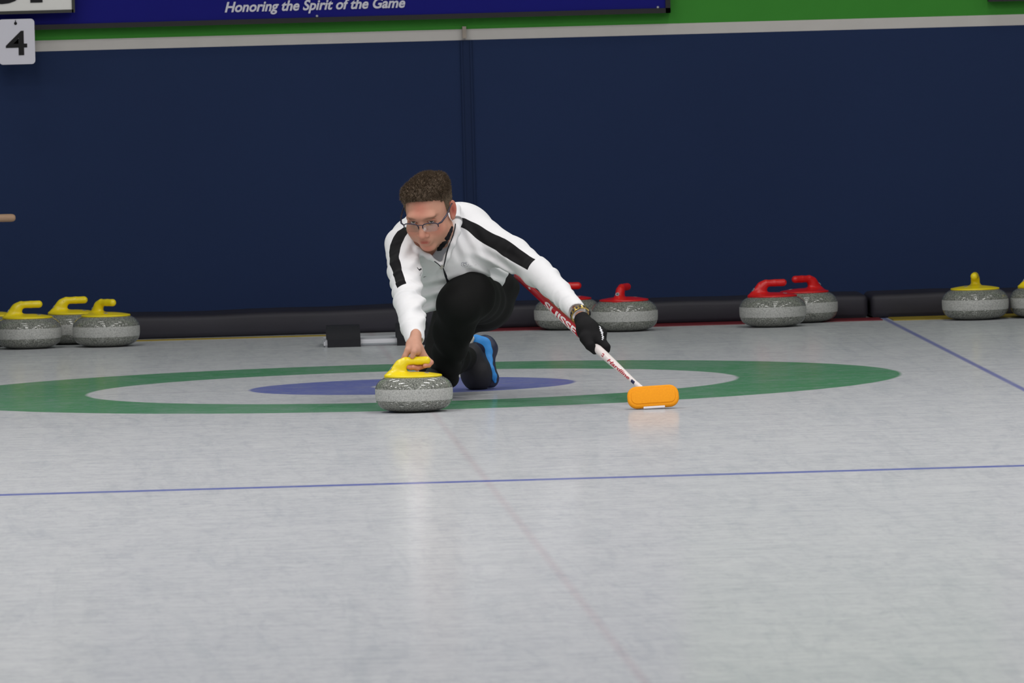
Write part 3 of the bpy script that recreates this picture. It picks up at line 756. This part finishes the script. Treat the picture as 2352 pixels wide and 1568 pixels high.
c_ = t.mix(t.math('MULTIPLY', msk('badge'), .75), c_, srgb(120, 118, 140))
c_ = t.mix(msk('zip'), c_, srgb(26, 26, 34)); c_ = t.mix(msk('stripe'), c_, srgb(12, 11, 14))
t.bsdf(c_, .78, .2, bump=t.noise(16, 2, t.obj(), .5, .3), bstr=.35, bdist=.008, Sheen_Weight=.04)
jk = mesh_obj('jacket', me, t.m, person); 
zpts = hits(J, [(1046, 514), (1045, 524), (1041, 540), (1035, 556), (1029, 570), (1025, 585), (1022, 600), (1019, 614)], .004)
zy = np.array(zpts); zy[:, 1] = np.convolve(np.r_[zy[0, 1], zy[:, 1], zy[-1, 1]], [.25, .5, .25], 'valid')
bm = bmesh.new(); tube(bm, list(zy), [.0022]*8, 8); zt2 = hits(J, [(998, 600), (1006, 606), (1016, 616)], .001); tube(bm, zt2, .0016, 8)
zt3 = hits(J, [(1018, 616), (1021, 625), (1024, 634), (1028, 645), (1031, 656)], .0); tube(bm, zt3, [.0022, .0035, .0045, .005, .0055], 8)
from_bm('zip_tape', bm, simple('zip_black', srgb(24, 24, 32), .5, .3), jk, True)
# zip puller
bm = bmesh.new(); zpul = J.hit(1015, 613, off=.004); box(bm, -.0045, .0045, -.002, .002, -.009, .007); o = from_bm('zip_puller', bm, simple('zip_metal', srgb(168, 165, 158), .4, .5, .5), jk, True, .0012); o.location = zpul; o.rotation_euler = (.3, .5, 0)

# ---- shirt under the jacket with its black collar
SH = Shape(); SH.ell(W(1015, 592, -.84), (.09, .108, .10), None, .0)
SH.rc(W(1016, 548, -.925), W(1012, 596, -.885), .058, .054, .03)
ca, cb_ = W(1039, 516, -.95), W(1003, 572, -.95); cn = np.array([(cb_-ca)[2], 0, -(cb_-ca)[0]]); cn = cn if cn[2] > 0 else -cn
SH.plane(ca, cn, 'i')
me, vs = SH.mesh('shirt', .004, 1)
mesh_obj('shirt', me, simple('grey_shirt', srgb(168, 166, 174), .8, .2, nscale=80), person)
SC_ = Shape(); cp = [min((K.hit(x, y, off=.002) for K in (SH, BODY, J)), key=lambda q: q[1]) for x, y in ((1038, 522), (1035, 530), (1031, 538), (1027, 546), (1022, 554), (1016, 562), (1010, 570), (1006, 574))]
cpr = [.005, .0065, .0075, .0085, .009, .009, .0085, .005]
for i in range(7): SC_.rc(cp[i], cp[i+1], cpr[i], cpr[i+1], .006 if i else 0)
me, _ = SC_.mesh('collar', .0025, 1); mesh_obj('shirt_collar', me, simple('black_collar', srgb(20, 19, 24), .8, .2), person)

# ---- trousers
TR = Shape(); legs(TR, 0.0)
def tfold(p):
    d = np.zeros(len(p), f4)
    def cr(a, b, freq, amp, R, ph):
        ab = b-a; L = np.linalg.norm(ab); u, v, w = frame_of(ab); q = p-a.astype(f4); tt = q@w.astype(f4); x = q@u.astype(f4); y = q@v.astype(f4)
        ang = np.arctan2(y, x); m = np.exp(-(np.sqrt(x*x+y*y)/R)**6)*sm(tt, -.02, .03)*(1-sm(tt, L-.02, L+.03))
        return (amp*m*np.sin(freq*tt+2*np.sin(ang+ph)+noi(p, 12, ph)*.8)).astype(f4)
    d += cr(W(1054, 710, -.94), W(1022, 860, -.74), 55, .005, .12, 1.)
    d += cr(W(1100, 690, -.5), W(1072, 680, -.93), 45, .004, .15, 2.)
    d += cr(W(1009, 838, -.52), W(1070, 822, -.20), 70, .004, .1, 3.)
    return d
TR.disp(tfold)
TR.ell(W(1034, 870, -.70), (.028, .05, .026), None, .03)
TR.rc(W(1152, 652, -.55), W(1166, 660, -.5), .05, .045, .03)
TR.plane(W(1000, 901, -.7), (0, -.35, -1), 'i') if False else None
me, _ = TR.mesh('trousers', .005, 2)
t = NT('black_trouser_fabric'); n = t.noise(14, 4, t.obj()); t.bsdf(t.mix(n, srgb(15, 15, 15), srgb(24, 24, 24)), .8, .18, bump=t.noise(500, 2, t.obj()), bstr=.15, bdist=.0008)
mesh_obj('trousers', me, t.m, person)

# ---- hair
HSH = Shape()
e = lambda c, r, k=.012, mode='u', R=None: HSH.ell(hp(*c), np.array(r)*HS, RH if R is None else RH@R, k, mode)
e((0, .018, .034), (.0770, .101, .0870), .0)
e((-.004, -.022, .088), (.060, .058, .031), .02)        # swept top
e((.043, .008, .098), (.032, .052, .031), .012)
e((.056, .012, .070), (.024, .055, .055), .012)
e((-.050, -.020, .070), (.028, .045, .036), .012)
for s in (1, -1): HSH.rc(hp(s*.0700, -.018, .035), hp(s*.0710, -.014, -.004), .0120, .006, .008)
def hdisp(p):
    q = ((p-HC.astype(f4))@RH.astype(f4))/f4(HS); x, y, z = q[:, 0], q[:, 1], q[:, 2]
    a = np.sin(x*420+8*np.sin(y*55+z*20))*.5+np.sin(x*230+z*90+5*np.sin(y*40))*.5+np.sin(y*300+x*160)*.3
    return (.0012*a*sm(z, .03, .07)+.0006*a).astype(f4)
HSH.disp(hdisp)
def facecut(p):
    q = ((p-HC.astype(f4))@RH.astype(f4))/f4(HS); x, y, z = q[:, 0], q[:, 1], q[:, 2]
    ax = np.abs(x+.004)
    # hairline: below this height and in front of the temples there is no hair
    line = .066+.010*np.cos(x*38)-.0*ax
    front = np.maximum(z-line, y-(-.010-.35*np.maximum(.05-ax, 0)-(ax < .05)*0)-.35*np.maximum(z-.0, 0)*0)
    temple = np.maximum(z-(.062), np.maximum(y+.020, ax-.2))
    low = np.maximum(z+.004, np.minimum(y-.02, .5)*1.0)
    return np.minimum(np.minimum(np.maximum(z-line, y+.034), np.maximum(z-.050, y+.022)), np.maximum(z+.006, y-.030)).astype(f4)
HSH.add(facecut, HC, .3, .006, 's')
HSH.ell(hp(.0835, .014, -.004), (.022, .022, .036), RH, .003, 's'); HSH.ell(hp(-.0835, .014, -.004), (.022, .022, .036), RH, .003, 's')
me, vs = HSH.mesh('hair', .0022, 1)
lo2 = ((vs-HC)@RH)/HS
nh = len(vs)
gy = np.clip(sm(-lo2[:, 2], -.065, -.02)*.9, 0, 1); attr_f(me, 'grey', gy)
t = NT('brown_hair'); sn = t.noise(1.0, 5, t.obj((240, 130, 60)), .6, 1.0); sn2 = t.noise(38, 3, t.obj())
c_ = t.mix(sn, srgb(50, 41, 33), srgb(110, 91, 72)); c_ = t.mix(t.math('MULTIPLY', sn2, .25), c_, srgb(88, 74, 62))
c_ = t.mix(t.math('MULTIPLY', t.attr('grey'), .7), c_, srgb(128, 112, 92))
t.bsdf(c_, .6, .3, bump=sn, bstr=.6, bdist=.003)
me.update(); nrm = np.empty(nh*3, f4); me.vertices.foreach_get('normal', nrm); nrm = nrm.reshape(-1, 3).astype(float)
upl = RH@np.array([0, 0, 1.]); back = RH@np.array([0, 1., 0]); side_ = RH@np.array([1., 0, 0])
zl2 = lo2[:, 2]; cand = np.where((zl2 > .0) & ((nrm@-upl) < .3))[0]; pick = rng.choice(cand, 9000)
P0 = vs[pick]-nrm[pick]*.001; topw = sm(zl2[pick], .04, .09)[:, None]
dr = nrm[pick]*(.55+.35*topw)+back*(.15-.25*topw)+side_*.30*topw+upl*(-.75*(1-topw)+.25*topw)+rng.normal(0, .13, (len(pick), 3)); dr /= np.linalg.norm(dr, axis=1)[:, None]
Ls = (.0055+.0050*topw)*rng.uniform(.6, 1.2, (len(pick), 1)); P1 = P0+dr*Ls*.5; P2 = P0+dr*Ls+(back*-.1+upl*-.12)*Ls*.5
a_ = np.cross(dr, rng.normal(0, 1, dr.shape)); a_ /= np.linalg.norm(a_, axis=1)[:, None]; b_ = np.cross(dr, a_)
ringv = []
for Pk, rk in ((P0, .0009), (P1, .0007), (P2, .00015)):
    for q_ in range(3): ringv.append(Pk+rk*(math.cos(q_*2.094)*a_+math.sin(q_*2.094)*b_))
RV = np.stack(ringv, 1).reshape(-1, 3); n_s = len(pick); fs = []
for k in range(2):
    for q_ in range(3): fs.append(np.stack([np.arange(n_s)*9+k*3+q_, np.arange(n_s)*9+k*3+(q_+1) % 3, np.arange(n_s)*9+(k+1)*3+(q_+1) % 3, np.arange(n_s)*9+(k+1)*3+q_], 1))
FQ = np.concatenate(fs)+nh; li = np.empty(len(me.loops), np.int32); me.loops.foreach_get('vertex_index', li); Q0 = li.reshape(-1, 4)
AV = np.concatenate([vs, RV]); AQ = np.concatenate([Q0, FQ]); m2 = bpy.data.meshes.new('hair'); m2.vertices.add(len(AV)); m2.vertices.foreach_set('co', AV.ravel().astype(f4))
m2.loops.add(len(AQ)*4); m2.loops.foreach_set('vertex_index', AQ.ravel().astype(np.int32)); m2.polygons.add(len(AQ)); m2.polygons.foreach_set('loop_start', np.arange(0, len(AQ)*4, 4, dtype=np.int32)); m2.update(calc_edges=True)
attr_f(m2, 'grey', np.concatenate([gy, np.repeat(gy[pick], 9)])); me = m2
mesh_obj('hair', me, t.m, person)

# ---- eyes
EYW = simple('eye_white', srgb(205, 196, 190), .25, .5); IRI = simple('iris', srgb(62, 58, 54), .2, .5)
for s in (1, -1):
    bm = bmesh.new(); bmesh.ops.create_uvsphere(bm, u_segments=72, v_segments=48, radius=.0115*HS)
    cen = hp(s*.032, -.0795, .0040)
    d = np.array([C_[0]-3, C_[1], C_[2]-2.5])-cen; d = d/np.linalg.norm(d)
    for f in bm.faces:
        n = f.calc_center_median().normalized(); a = math.acos(max(-1, min(1, n@Vector(d)))); f.material_index = 1 if a < .60 else 0
    o = from_bm('eye', bm, [EYW, IRI], person, True); o.location = cen
# eyelids
for s in (1, -1):
    LID = Shape()
    for dz, r in ((.0078, .0036), (-.0090, .0030)):
        pts = [hp(s*.032+u*.016, -.0895+.006*abs(u)**2, dz*(1-abs(u)**2*.7)+.0045) for u in (-1, -.5, 0, .5, 1)]
        LID.rc(hp(s*.032-.017, -.083, .004), hp(s*.032-.017, -.084, .005), .0028, .0028, .002)
        for i in range(4): LID.rc(pts[i], pts[i+1], r, r, .003)
    me, _ = LID.mesh('eyelids', .0016, 1); attr_c(me, 'skin', np.tile(np.array(srgb(168, 118, 98)[:3]), (len(me.vertices), 1)))
    mesh_obj('eyelid', me, person.data.materials[0], person)

# ---- glasses
GF = simple('glasses_frame', srgb(44, 40, 58), .35, .5, .3)
gl = empty('glasses'); gl.parent = person
bm = bmesh.new()
yl = -.112; zl = .0015
def lens_pts(s, n=28):
    out = []
    for k in range(n):
        a = 2*PI*k/n; cx_, sz_ = math.cos(a), math.sin(a)
        x = .0270*np.sign(cx_)*abs(cx_)**.62; z = .0165*np.sign(sz_)*abs(sz_)**.62
        xx = s*.0345+x; out.append((xx, yl+.30*max(0, abs(xx)-.012)**1.0*.55, zl-.0085+z-.0))
    return out
for s in (1, -1):
    L = lens_pts(s); P = [hp(*q) for q in L]
    top = [q for q in L if q[2] > zl-.010]
    top = sorted(top, key=lambda q: q[0]); tube(bm, [hp(*q) for q in top], .0021, 8)
br = [(-.0085, yl, zl+.002), (-.004, yl-.002, zl+.0045), (.004, yl-.002, zl+.0045), (.0085, yl, zl+.002)]; tube(bm, [hp(*q) for q in br], .0016, 8)
for s in (1, -1): tube(bm, [hp(s*.0085, yl, zl+.001), hp(s*.0088, yl+.002, zl-.012), hp(s*.0115, yl+.006, zl-.016)], .0010, 6)
from_bm('rim', bm, GF, gl, True)
for s in (1, -1):
    bm = bmesh.new(); x0 = s*.0625
    tube(bm, [hp(s*.0605, yl+.0078, zl+.001), hp(s*.0725, yl+.018, zl+.004), hp(s*.0815, yl+.05, zl+.010), hp(s*.0835, -.02, zl+.016), hp(s*.0845, .006, zl+.018), hp(s*.083, .03, zl+.0)], [.0026, .0034, .0032, .0028, .0022, .0016], 8)
    from_bm('temple_arm', bm, GF, gl, True)
t = NT('lens_glass'); tr = t.n('ShaderNodeBsdfTransparent'); tr.inputs[0].default_value = (.93, .94, .95, 1); gg = t.n('ShaderNodeBsdfGlossy'); gg.inputs['Roughness'].default_value = .03
mm = t.n('ShaderNodeMixShader'); mm.inputs[0].default_value = .05; t.l(tr.outputs[0], mm.inputs[1]); t.l(gg.outputs[0], mm.inputs[2]); t.l(mm.outputs[0], t.out.inputs[0])
for s in (1, -1):
    bm = bmesh.new(); L = lens_pts(s)
    fr_ = [bm.verts.new(hp(*q)) for q in L]; bk = [bm.verts.new(hp(q[0], q[1]+.0014, q[2])) for q in L]
    cf = bm.verts.new(hp(s*.0345, yl+.30*.0225*.55-.001, zl-.0085)); cb_ = bm.verts.new(hp(s*.0345, yl+.30*.0225*.55+.0004, zl-.0085))
    n_ = len(L)
    for k in range(n_):
        k2 = (k+1) % n_; bm.faces.new((cf, fr_[k], fr_[k2])); bm.faces.new((cb_, bk[k2], bk[k])); bm.faces.new((fr_[k], bk[k], bk[k2], fr_[k2]))
    from_bm('lens', bm, t.m, gl, True)

# ---- shoes
SHB = simple('shoe_black', srgb(36, 35, 40), .6, .3, nscale=200, namt=.2); SOL = simple('outsole_navy', srgb(42, 44, 66), .5, .4, nscale=50); SBL = simple('shoe_blue_band', srgb(48, 138, 214), .5, .4); SWH = simple('shoe_white_heel', srgb(196, 192, 184), .6, .3)
sh = empty('shoe'); sh.parent = person; sh['label'] = 'black and blue shoe of the trailing foot, toe on the ice'
U = Shape(); U.ell(W(1096, 858, -.10), (.052, .07, .057), None, .0); U.rc(W(1090, 852, -.12), W(1078, 818, -.13), .050, .042, .03); U.rc(W(1078, 820, -.13), W(1100, 800, -.06), .036, .036, .03); U.rc(W(1098, 866, -.10), W(1104, 806, -.04), .048, .036, .03)
U.plane((0, 0, .002), (0, 0, -1), 'i')
me, _ = U.mesh('upper', .003, 2); mesh_obj('upper', me, SHB, sh)
U = Shape(); U.rc(W(1114, 792, -.03), W(1119, 801, -.04), .038, .036, .0); U.rc(W(1119, 801, -.04), W(1118, 838, -.06), .036, .026, .02); U.rc(W(1118, 838, -.06), W(1122, 868, -.08), .028, .040, .02)
U.plane((0, 0, .004), (0, 0, -1), 'i')
me, _ = U.mesh('outsole', .003, 2); mesh_obj('outsole', me, SOL, sh)
U = Shape(); bp_ = [(1094, 785, 17, -.080), (1110, 791, 16, -.088), (1117, 807, 13, -.094), (1120, 827, 10.5, -.104), (1126, 848, 8, -.122), (1134, 863, 6, -.122), (1137, 876, 4, -.118)]
for a, b in zip(bp_, bp_[1:]): U.rc(W(a[0], a[1], a[3]), W(b[0], b[1], b[3]), a[2]*.00163, b[2]*.00163, .006, sq=(np.array([0., 1, 0]), .45))
me, _ = U.mesh('blue_band', .0024, 1); mesh_obj('blue_band', me, SBL, sh)
U = Shape(); U.rc(W(1083, 777, -.09), W(1079, 792, -.095), .0115, .0085, .0)
me, _ = U.mesh('heel_tab', .0024, 1); mesh_obj('heel_tab', me, SWH, sh)
U = Shape(); U.rc(W(1096, 806, -.10), W(1082, 812, -.12), .030, .026, 0.)
me, _ = U.mesh('ankle_lining', .003, 1); mesh_obj('ankle_lining', me, simple('dark_lining', srgb(20, 22, 42), .8, .2), sh)
sh2 = empty('shoe'); sh2.parent = person; sh2['label'] = 'black shoe of the front foot, flat on the ice behind the stone'
fa, fb = W(1004, 890, -.66), W(984, 900, -.93)
fa[2] = .055; fb[2] = .045
U = Shape(); U.rc(fa, fb, .048, .040, .0); U.rc(fa+np.array([0, .0, .03]), (fa+fb)/2+np.array([0, 0, .02]), .042, .035, .02); U.plane((0, 0, .012), (0, 0, -1), 'i')
me, _ = U.mesh('upper', .004, 2); mesh_obj('upper', me, SHB, sh2)
U = Shape(); U.rc(fa*[1, 1, 0]+[0, 0, .012], fb*[1, 1, 0]+[0, 0, .012], .048, .045, .0, sq=(np.array([0, 0, 1.]), .25)); me, _ = U.mesh('outsole', .004, 1); mesh_obj('outsole', me, SOL, sh2)

# ---- glove and watch on the left hand
GLV = Shape(); hand_l(GLV, .001)
gcut = W(1334, 731, -1.28+GY); gd = W(1350, 757, -1.34+GY)-W(1330, 722, -1.27+GY); gd /= np.linalg.norm(gd)
GLV.plane(gcut, -gd, 'i')
me, vs = GLV.mesh('glove', .0024, 1)
gw = pdist(vs, [GLV.hit(x, y) for x, y in ((1377, 748), (1380, 757), (1383, 764), (1385, 772), (1384, 779))], [.0022, .0035, .004, .004, .002])
zig = np.sin((vs[:, 2])*900+vs[:, 0]*500)*.0018
attr_f(me, 'print', -(gw+zig))
t = NT('black_glove_knit'); c_ = t.mix(t.math('ADD', t.math('DIVIDE', t.attr('print'), .0012), .5, clamp=True), srgb(17, 16, 18), srgb(215, 215, 220)); t.bsdf(c_, .75, .2, bump=t.noise(400, 2, t.obj()), bstr=.2, bdist=.001)
mesh_obj('glove', me, t.m, person)
wt = empty('watch'); wt.parent = person; wt['label'] = 'gold and dark bracelet watch on the left wrist'
wc = W(1332, 721, -1.265+GY); ax = gd; u, v, w = frame_of(ax); GLD = simple('gold_metal', srgb(196, 168, 96), .3, .5, .9); WDK = simple('dark_link', srgb(44, 40, 44), .35, .5, .3)
bm = bmesh.new(); R1 = .0315; n_ = 40
for k in range(n_):
    pass
rings = []
for k in range(n_):
    a = 2*PI*k/n_; er = u*math.cos(a)+v*math.sin(a); rings.append([bm.verts.new(wc+er*(R1+dr)+w*dz) for dr, dz in ((0, -.009), (.0035, -.008), (.0045, 0), (.0035, .008), (0, .009))])
for k in range(n_):
    a, b = rings[k], rings[(k+1) % n_]
    for j in range(5): bm.faces.new((a[j], a[(j+1) % 5], b[(j+1) % 5], b[j]))
from_bm('bracelet', bm, GLD, wt, True)
bm = bmesh.new()
for k in range(16):
    a = 2*PI*(k+.5)/16; er = u*math.cos(a)+v*math.sin(a); et = -u*math.sin(a)+v*math.cos(a)
    mt = Matrix([list(er*.0022)+[0], list(et*.0046)+[0], list(w*.0068)+[0], [0, 0, 0, 1]]).transposed(); mt.translation = Vector(wc+er*(R1+.0038))
    bmesh.ops.create_uvsphere(bm, u_segments=12, v_segments=8, radius=1, matrix=mt)
from_bm('links', bm, WDK, wt, True)
bm = bmesh.new(); fd = W(1348, 712, -1.25+GY)-wc; fd = fd-w*(fd@w); fd /= np.linalg.norm(fd); e2 = np.cross(w, fd)
mt = Matrix([list(w)+[0], list(e2)+[0], list(fd)+[0], [0, 0, 0, 1]]).transposed(); mt.translation = Vector(wc+fd*(R1+.002))
lathe(bm, [(0, .0045), (.012, .0045), (.0145, .003), (.015, 0), (.015, -.003)], 32); bmesh.ops.transform(bm, matrix=mt, verts=bm.verts)
from_bm('watch_case', bm, WDK, wt, True)

# ================================================================== BROOM
W = W0
bh = G(1500, 939); Yh = bh[1]
B0 = W(1471, 890, Yh+.03); B1 = W(1183, 630, -1.12)
bd = (B1-B0)/np.linalg.norm(B1-B0); BL = np.linalg.norm(B1-B0)-.015; B1 = B0+bd*BL
rb_ = lambda s: .0086 + .0070*sm(np.array([s]), .0, .38)[0] - .0050*sm(np.array([s]), .55, 1.2)[0]
BRW = simple('white_shaft', srgb(226, 216, 214), .3, .5); BRR = simple('red_shaft', srgb(186, 24, 44), .28, .5)
br_ = empty('curling_broom', tuple(B0)); tag(br_, 'red and white curling broom with orange head held in the gloved hand', 'broom')
sw = .0
# where the shaft changes from white to red is under the glove
def sval(px, py):
    # distance along the shaft for a pixel
    best = min(np.linspace(0, BL, 600), key=lambda s: (lambda q: abs((1176+FPX*((q-C_)@R_)/((q-C_)@F_))-px)+abs((784-FPX*((q-C_)@U_)/((q-C_)@F_))-py))(B0+bd*s)); return float(best)
def shaft(name, s0, s1, m):
    bm = bmesh.new(); ss_ = np.linspace(s0, s1, 24); tube(bm, [bd*s for s in ss_], [rb_(s) for s in ss_], 32); return from_bm(name, bm, m, br_, True)
ssw = sval(1350, 784)
shaft('lower_shaft', -.02, ssw, BRW); shaft('upper_shaft', ssw, BL, BRR)
bm = bmesh.new(); tube(bm, [bd*BL, bd*(BL+.006), bd*(BL+.01)], [.0102, .0095, .006], 24); from_bm('end_cap', bm, BLK, br_, True)
tc = -F_; side = np.cross(bd, tc); side /= np.linalg.norm(side); face = np.cross(side, bd); 
if face@F_ > 0: face = -face
def wrap(name, txt, size, s0, s1, m, roll_=0.0, bold=0, shear=0, hscale=1.0, flip=False, shape=None):
    bm = text_bm(txt, size, .0002, bold, shear, 1.0, 2) if shape is None else shape
    xs2 = [v.co.x for v in bm.verts]; a, b = min(xs2), max(xs2); ys = [v.co.y for v in bm.verts]; ym = (min(ys)+max(ys))/2
    dwn = -bd; up = np.cross(face, dwn)         # words run down the shaft
    for v in bm.verts:
        s = s0+(s1-s0)*(v.co.x-a)/(b-a); r = rb_(s)+.0006+v.co.z; th = roll_+(v.co.y-ym)*hscale/r
        p = bd*s+(face*math.cos(th)+up*math.sin(th))*r; v.co = Vector(p)
    return from_bm(name, bm, m, br_)
RTX = simple('red_lettering', srgb(176, 34, 52), .4, .4); NTX = simple('navy_mark', srgb(30, 34, 74), .4, .4); WTB = simple('white_print', srgb(232, 226, 226), .4, .4)
wrap('lettering', 'Hardline', .020, sval(1403, 826), sval(1450, 877), RTX, -.25, .0003, .3, .95)
wrap('lettering', 'SUISSE', .033, sval(1258, 699), sval(1331, 768), WTB, -.55, .0010, 0, .95)
def flag_bm(cross=False):
    bm = bmesh.new()
    def rect(x0, x1, y0, y1, z):
        nx, ny = 4, 4
        g_ = [[bm.verts.new((x0+(x1-x0)*i/nx, y0+(y1-y0)*j/ny, z)) for j in range(ny+1)] for i in range(nx+1)]
        for i in range(nx):
            for j in range(ny): bm.faces.new((g_[i][j], g_[i+1][j], g_[i+1][j+1], g_[i][j+1]))
    if cross: rect(-.0035, .0035, -.0013, .0013, .0006); rect(-.0013, .0013, -.0035, .0035, .0006)
    else: rect(-.006, .006, -.006, .006, .0001)
    return bm
s_f = sval(1394, 825)-.0; s_f = sval(1392, 822)
wrap('flag_emblem', '', 0, s_f+.007, s_f-.007, RTX, -.25, shape=flag_bm())
wrap('flag_cross', '', 0, s_f+.0045, s_f-.0045, WTB, -.25, shape=flag_bm(True))
s_n = sval(1458, 884)
o = wrap('shaft_mark', '', 0, s_n+.016, s_n-.012, NTX, -.35, shape=flag_bm())
s_w = sval(1222, 658); o = wrap('shaft_star', '', 0, s_w+.012, s_w-.012, WTB, -.2, shape=flag_bm(True))
# head: orange pad facing the viewer, tilted
cen = (W(1500, 911, Yh+.0)); 
ORG = NT('orange_fabric'); n = ORG.noise(220, 3, ORG.obj()); ORG.bsdf(ORG.mix(n, srgb(226, 140, 10), srgb(242, 158, 16)), .7, .25, bump=n, bstr=.3, bdist=.001)
kx = PX(Yh); hw_, hh_ = kx*59.5, kx*24.5
def pad(hx_, hz_, th, rc_, bev):
    bm = bmesh.new(); pts = []
    for cx_, cz_, a0 in ((hx_-rc_, hz_-rc_, 0), (-hx_+rc_, hz_-rc_, PI/2), (-hx_+rc_, -hz_+rc_, PI), (hx_-rc_, -hz_+rc_, 1.5*PI)):
        for k in range(11): a_ = a0+k*PI/20; pts.append((cx_+rc_*math.cos(a_), cz_+rc_*math.sin(a_)))
    f = bm.faces.new([bm.verts.new((x, -th/2, z)) for x, z in pts]); r = bmesh.ops.extrude_face_region(bm, geom=[f])
    bmesh.ops.translate(bm, vec=(0, th, 0), verts=[v for v in r['geom'] if isinstance(v, bmesh.types.BMVert)])
    bmesh.ops.bevel(bm, geom=[e for e in bm.edges if e.calc_face_angle(0) > .8], offset=bev, segments=4, profile=.5, affect='EDGES'); return bm
tilt = Matrix.Rotation(math.radians(-28), 4, 'X')@Matrix.Rotation(math.radians(-1.5)*0, 4, 'Y')
cl_ = Vector(cen-B0)
def place(o, off): o.matrix_local = Matrix.Translation(cl_)@Matrix.Rotation(0.03, 4, 'Z')@Matrix.Rotation(math.radians(-2.0), 4, 'Y')@Matrix.Rotation(math.radians(-24), 4, 'X')@Matrix.Translation(Vector(off))
o = from_bm('pad', pad(hw_, hh_*1.08, .022, hh_*.9, .008), ORG.m, br_, True); place(o, (0, 0, 0))
# sunken field on the pad front
o = from_bm('pad_face', pad(hw_*.86, hh_*.72, .004, hh_*.55, .0018), ORG.m, br_, True); place(o, (0, -.0115, -.001))
o = from_bm('pad_back_plate', pad(hw_*.93, hh_*.8, .012, hh_*.6, .004), simple('grey_plastic', srgb(70, 66, 70), .5, .4), br_, True); place(o, (0, .016, 0))
o = from_bm('ice_edge', pad(hw_*.42, .004, .018, .003, .001), simple('white_foam', srgb(214, 210, 214), .6, .3), br_, True); place(o, (.0, -.0, -hh_*1.08-.001))
bm = bmesh.new(); tube(bm, [np.array(cl_)+np.array([0, .02, 0]), bd*-.01, bd*.035], [.011, .0100, .0096], 20); from_bm('socket', bm, BRW, br_, True)

# ================================================================== LIGHT
def area(x, y, z, sx, sy, e, colr=(1, .985, .96)):
    l = bpy.data.lights.new('ceiling_light', 'AREA'); l.shape = 'RECTANGLE'; l.size = sx; l.size_y = sy; l.energy = e; l.color = colr
    o = bpy.data.objects.new('ceiling_light', l); COL.objects.link(o); o.location = (x, y, z); return o
for y in (-38, -33, -28, -23, -18.5, -14.5, -11, -8, -5, -2.2, .8, 3.3):
    for x in (-6.6, -2.2, 2.2, 6.6):
        e = 62 if y < -3 else {-2.2: 58, .8: 30, 3.3: 13}[y]
        if x < -6 and y > 0: e *= .35
        area(x, y, 5.1, 1.2, .35, e)
w = bpy.data.worlds.new('world'); SC.world = w; w.use_nodes = True
w.node_tree.nodes['Background'].inputs[0].default_value = (.6, .65, .75, 1); w.node_tree.nodes['Background'].inputs[1].default_value = .3
print('built in', round(time.time()-T0, 1))
